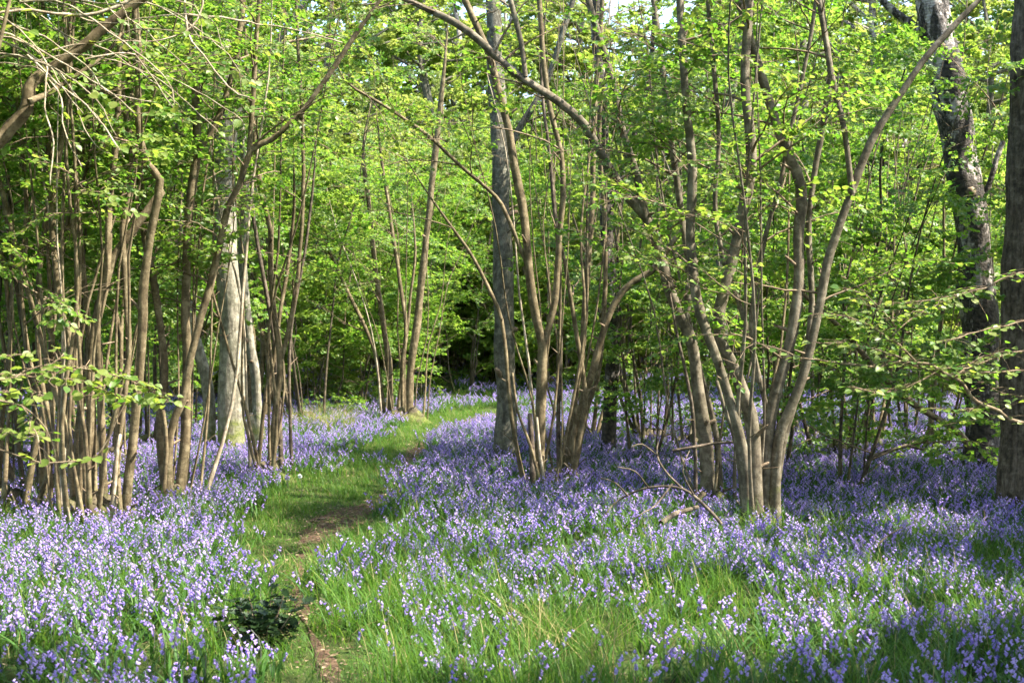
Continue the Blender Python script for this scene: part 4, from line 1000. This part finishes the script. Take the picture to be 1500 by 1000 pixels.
def bluebell(Gs, Gf, Gl, b, h, az, nb, sides, ms, mf, ml, leaves=3):
    o = np.array([math.cos(az), math.sin(az), 0]); t = np.linspace(0, 1, 6); lean = U(-.1, .12)
    C = b + np.array([0, 0, 1]) * (h * (t - .10 * t ** 6))[:, None] + o * (h * (lean * t + .22 * t ** 5))[:, None]
    Gs.add(*tube(C, np.linspace(.0032, .0018, 6), 3, cap=False), ms, U(0, 1))
    rb = U(0, 1)
    for k in range(nb):
        f = 1 - .42 * (k + U(0, .5)) / nb; p = np.array([np.interp(f, t, C[:, c]) for c in range(3)])
        a2 = az + U(-1.5, 1.5); d = np.array([math.cos(a2) * U(.4, .9), math.sin(a2) * U(.4, .9), -U(.3, 1.0)])
        bell(Gf, p + d * .008, d, U(.0145, .019) * (1 - .2 * f * (k == 0)), mf, np.clip(rb + U(-.15, .15), 0, 1), sides)
    for k in range(leaves): blade(Gl, b + RNG.normal(0, .012, 3) * [1, 1, 0], U(0, 6.28), U(.16, .28), U(.005, .009), U(.4, 1.0), ml, U(0, 1), 5)

def tmpl(G): return G
def scatter(name, templates, pts, rot, scl, pick, mats, kind='stuff'):
    """instances of small template plants on computed points; the templates live inside the object's own mesh"""
    V, R, TID, polys, mi, off = [], [], [], {}, [], 0
    for k, G in enumerate(templates):
        v = np.concatenate(G.V); V.append(v + np.array([0, 0, 0])); R.append(np.concatenate(G.R)); TID.append(np.full(len(v), k))
        for (n_, m), lst in G.P.items(): polys.setdefault((n_, m), []).append(np.concatenate(lst) + off)
        off += len(v)
    n = len(pts); V.append(pts); R.append(np.zeros(n)); TID.append(np.full(n, -1)); Z3 = np.zeros((off, 3))
    pl, mi = [], []
    for (n_, m), lst in polys.items():
        a = np.concatenate(lst); pl.append(a); mi.append(np.full(len(a), m))
    me = mk_mesh(name, np.concatenate(V), pl, mats, np.concatenate(mi), {'rnd': ('FLOAT', np.concatenate(R)), 'tid': ('INT', np.concatenate(TID)),
        'rot': ('FLOAT_VECTOR', np.concatenate([Z3, rot])), 'scl': ('FLOAT', np.concatenate([np.ones(off), scl])), 'pick': ('INT', np.concatenate([np.zeros(off), pick]))}, smooth=True)
    ob = mesh_obj(name, me, kind=kind)
    ng = bpy.data.node_groups.new(name + '_nodes', 'GeometryNodeTree')
    ng.interface.new_socket('Geometry', in_out='INPUT', socket_type='NodeSocketGeometry'); ng.interface.new_socket('Geometry', in_out='OUTPUT', socket_type='NodeSocketGeometry')
    N = ng.nodes; L = ng.links; gi = N.new('NodeGroupInput'); go = N.new('NodeGroupOutput')
    def named(nm_, typ):
        x = N.new('GeometryNodeInputNamedAttribute'); x.data_type = typ; x.inputs[0].default_value = nm_; return x.outputs[0]
    tid = named('tid', 'INT')
    def sel(v):
        c = N.new('FunctionNodeCompare'); c.data_type = 'INT'; c.operation = 'EQUAL'; L.new(tid, c.inputs[2]); c.inputs[3].default_value = v
        s = N.new('GeometryNodeSeparateGeometry'); s.domain = 'POINT'; L.new(gi.outputs[0], s.inputs[0]); L.new(c.outputs[0], s.inputs[1]); return s.outputs[0]
    join = N.new('GeometryNodeJoinGeometry')
    for k in range(len(templates)):
        g2 = N.new('GeometryNodeGeometryToInstance'); L.new(sel(k), g2.inputs[0]); L.new(g2.outputs[0], join.inputs[0])
    iop = N.new('GeometryNodeInstanceOnPoints'); L.new(sel(-1), iop.inputs['Points']); L.new(join.outputs[0], iop.inputs['Instance'])
    iop.inputs['Pick Instance'].default_value = True; L.new(named('pick', 'INT'), iop.inputs['Instance Index'])
    e2r = N.new('FunctionNodeEulerToRotation'); L.new(named('rot', 'FLOAT_VECTOR'), e2r.inputs[0]); L.new(e2r.outputs[0], iop.inputs['Rotation'])
    L.new(named('scl', 'FLOAT'), iop.inputs['Scale']); L.new(iop.outputs[0], go.inputs[0])
    md = ob.modifiers.new('scatter', 'NODES'); md.node_group = ng
    return ob

COR = np.array([(1100, 420, 900), (1000, 400, 880), (940, 385, 850), (880, 360, 640), (850, 345, 480), (800, 338, 600), (760, 338, 592), (720, 385, 598), (700, 400, 588), (680, 440, 588), (660, 500, 606), (640, 560, 660), (620, 590, 705), (606, 640, 760), (600, 640, 760)], float)[::-1]
def corridor(x, y):
    """0 in the bluebells, 1 on the grassy path; and the picture place of the ground point"""
    px, py, dep = project(np.stack([x, y, terrain(x, y)], -1)); lo = np.interp(py, COR[:, 0], COR[:, 1]); hi = np.interp(py, COR[:, 0], COR[:, 2])
    soft = np.clip((py - 560) * .09, 6, 30)
    c = np.clip((px - lo) / soft + .5, 0, 1) * np.clip((hi - px) / soft + .5, 0, 1)
    return np.where((py > 602) & (dep > 2), c, 0), px, py
def jitter_grid(y0, y1, step, wide=.40, pad=1.5):
    out = []; y = y0
    while y < y1:
        w = y * wide + pad; xs = np.arange(-w, w, step); out.append(np.stack([xs + U(-.5, .5, len(xs)) * step, np.full(len(xs), y) + U(-.5, .5, len(xs)) * step], -1)); y += step
    return np.concatenate(out)
def patchy(x, y, s=1.0): return .5 + .25 * np.sin(x * 2.1 * s + 1.7 * np.sin(y * 1.3 * s)) + .25 * np.sin(y * 2.7 * s + 1.2 * np.sin(x * 1.9 * s + 2))
def bell_density(x, y):
    c, px, py = corridor(x, y); d = (1 - c) * (.42 + .5 * patchy(x, y, .8)) * np.where(y > 26, .55, 1) * np.where(y > 42, .4, 1)
    d = np.where((py > 870) & (px > 650) & (px < 1150), d * .45, d * 1.15); d = np.where((py > 620) & (py < 700) & (px > 420) & (px < 600), np.maximum(d, .3) * .6, d)
    d = np.maximum(d, .7 * np.exp(-((px - 560) / 90) ** 2 - ((py - 868) / 45) ** 2)); d = np.maximum(d, np.where((py > 900) & (px > 600), .22, 0))
    d = np.where(((px - 392) / 75) ** 2 + ((py - 955) / 34) ** 2 < 1, 0, d); d = np.where((px > 300) & (px < 480) & (py > 1000), d * .6, d)
    pd = path_dist(x, y); return np.where(pd < 1.15, 0, d)

NEAR = 7.6
BT = []
for k in range(10):
    G = Geo()
    for q_ in range(12): bluebell(G, G, G, np.array([U(-.24, .24), U(-.24, .24), -.02]), U(.14, .30), U(0, 6.28), int(U(4, 9)), 4, 0, 1, 2, 3)
    BT.append(G)
p0 = jitter_grid(4.4, NEAR - .2, .30); p0 = p0[RNG.uniform(0, 1, len(p0)) < .55]; p1 = jitter_grid(NEAR - .2, 30, .25); p2 = jitter_grid(30, 75, .62)
pts = np.concatenate([p0, p1, p2]); keep = RNG.uniform(0, 1, len(pts)) < bell_density(pts[:, 0], pts[:, 1]); pts = pts[keep]
P3 = np.column_stack([pts, terrain(pts[:, 0], pts[:, 1])]); n = len(P3)
rot = np.column_stack([U(-.08, .08, n), U(-.08, .08, n), U(0, 6.28, n)])
ob = scatter('bluebell_carpet', BT, P3, rot, U(.8, 1.15, n) * np.where(P3[:, 1] > 30, 1.25, 1), RNG.integers(0, 10, n), [M['stalk'], M['bell'], M['strap']])
tag(ob, 'carpet of violet-blue bluebells covering the woodland floor on both sides of path', 'bluebells')

# the nearest bluebells, each a plant of its own
PROTO = []
for k in range(14):
    Gs, Gf, Gl = Geo(), Geo(), [Geo() for _ in range(3)]; h = U(.20, .33); az = U(0, 6.28); z = np.zeros(3)
    bluebell(Gs, Gf, Geo(), z - [0, 0, .02], h, az, int(U(6, 10)), 6, 0, 0, 0, 0)
    for g in Gl: blade(g, RNG.normal(0, .01, 3) * [1, 1, 0] - [0, 0, .02], U(0, 6.28), U(.16, .28), U(.006, .010), U(.4, 1.0), 0, U(0, 1), 6)
    PROTO.append((Gs.mesh('stem', [M['stalk']]), Gf.mesh('flower_head', [M['bell']]), [g.mesh('leaf', [M['strap']]) for g in Gl]))
cand = jitter_grid(4.4, NEAR, .135, .37, .15); RNG.shuffle(cand)
dens = bell_density(cand[:, 0], cand[:, 1]); cand = cand[RNG.uniform(0, 1, len(cand)) < dens * .75][:300]
for x, y in cand:
    ms, mf, ml = PROTO[int(RNG.integers(0, len(PROTO)))]; c, px, py = corridor(np.array([x]), np.array([y])); px, py = px[0], py[0]
    if 470 < px < 700: lab = 'bluebell plant in the long grass right beside the path'
    elif px < 470: lab = 'bluebell plant in the dense drift beside the holly bush'
    else: lab = 'bluebell plant in the lush grass across the path from holly'
    r = thing('bluebell', lab, 'bluebell', (x, y, float(terrain(x, y))), 'bluebells of the foreground'); s = U(.85, 1.15); r.scale = (s, s, s); r.rotation_euler = (U(-.1, .1), U(-.1, .1), U(0, 6.28))
    mesh_obj('stem', ms, r); mesh_obj('flower_head', mf, r)
    for m_ in ml: mesh_obj('leaf', m_, r)

def tuft(n, h0, h1, w0, w1, b0, b1, rad, dry=.06):
    G = Geo()
    for k in range(n):
        a = U(0, 6.28); r = rad * math.sqrt(U(0, 1))
        blade(G, np.array([r * math.cos(a), r * math.sin(a), -.015]), U(0, 6.28), U(h0, h1), U(w0, w1), U(b0, b1), 0, 1.0 if U(0, 1) < dry else U(0, .9), 5)
    return G
TALL = [tuft(46, .16, .40, .0016, .0032, .2, 1.1, .12) for _ in range(6)]; MIDG = [tuft(40, .08, .22, .0016, .003, .3, 1.2, .15) for _ in range(6)]; LOW = [tuft(46, .025, .085, .0014, .0026, .4, 1.4, .15, .1) for _ in range(6)]
DRY = [tuft(60, .22, .50, .0014, .0028, .3, 1.2, .10, .45) for _ in range(3)]
def gscatter(name, T, pts, lab, s0=.8, s1=1.2, big=None):
    P3 = np.column_stack([pts, terrain(pts[:, 0], pts[:, 1])]); n = len(P3); sc = U(s0, s1, n)
    if big is not None: sc *= big(P3)
    o = scatter(name, T, P3, np.column_stack([U(-.1, .1, n), U(-.1, .1, n), U(0, 6.28, n)]), sc, RNG.integers(0, len(T), n), [M['grass']]); tag(o, lab, 'grass'); return o
g1 = jitter_grid(4.2, 14, .19); c, px, py = corridor(g1[:, 0], g1[:, 1]); pd = path_dist(g1[:, 0], g1[:, 1])
lush = np.clip((py - 800) / 60, 0, 1) * (px > 450); near_path = (c > .3) & (pd < 2.2)
kp = RNG.uniform(0, 1, len(g1)) < np.where(c > .5, np.where(lush > .5, .8, 0), .12 + .22 * lush); gscatter('tall_grass', TALL, g1[kp & (pd > 1.3)], 'long lush grass growing among the foreground bluebells')
g2 = jitter_grid(4.2, 32, .22); c, px, py = corridor(g2[:, 0], g2[:, 1]); pd = path_dist(g2[:, 0], g2[:, 1])
kp = RNG.uniform(0, 1, len(g2)) < np.where(c > .4, .5, .5); gscatter('meadow_grass', MIDG, g2[kp & (pd > 1.25)], 'mid-height grass under the bluebells and along path edges')
g3 = jitter_grid(4.4, 30, .15, .2, 1.0); c, px, py = corridor(g3[:, 0], g3[:, 1]); pd = path_dist(g3[:, 0], g3[:, 1])
kp = (c > .3) & (RNG.uniform(0, 1, len(g3)) < np.clip((pd - .35) * 2.0, .42, 1)); gscatter('short_grass', LOW, g3[kp], 'short trodden turf either side of the bare earth')
dr_ = np.array([ground(U(780, 900), U(850, 930))[:2] for _ in range(3)] + [ground(U(430, 520), U(598, 618))[:2] for _ in range(30)]); gscatter('dry_grass', DRY, dr_, 'straw-coloured dry grass tussock amid green grass')
# dead leaves on path and floor
LT = []
for k in range(5):
    G = Geo(); V = leaf_verts(*[np.array(a) for a in zip(*[((U(-.14, .14), U(-.14, .14), U(.006, .02)), (math.cos(a), math.sin(a), U(-.2, .2)), (U(-.3, .3), U(-.3, .3), 1.0)) for a in U(0, 6.28, 16)])], U(.010, .026, 16), LEAF6)
    for v in V: G.add(v, LEAF6_F, 0, U(0, 1))
    LT.append(G)
l1 = jitter_grid(4.6, 30, .16, .2, .5); pd = path_dist(l1[:, 0], l1[:, 1]); l1 = l1[(pd < 1.1) & (RNG.uniform(0, 1, len(l1)) < .8)]; l2 = jitter_grid(4.6, 24, .5); l1 = np.concatenate([l1, l2])
P3 = np.column_stack([l1, terrain(l1[:, 0], l1[:, 1]) + .008]); n = len(P3)
tag(scatter('leaf_litter', LT, P3, np.column_stack([np.zeros(n), np.zeros(n), U(0, 6.28, n)]), U(.8, 1.2, n), RNG.integers(0, 5, n), [M['litter']]), 'brown dead leaves lying on path and woodland floor', 'leaf litter')
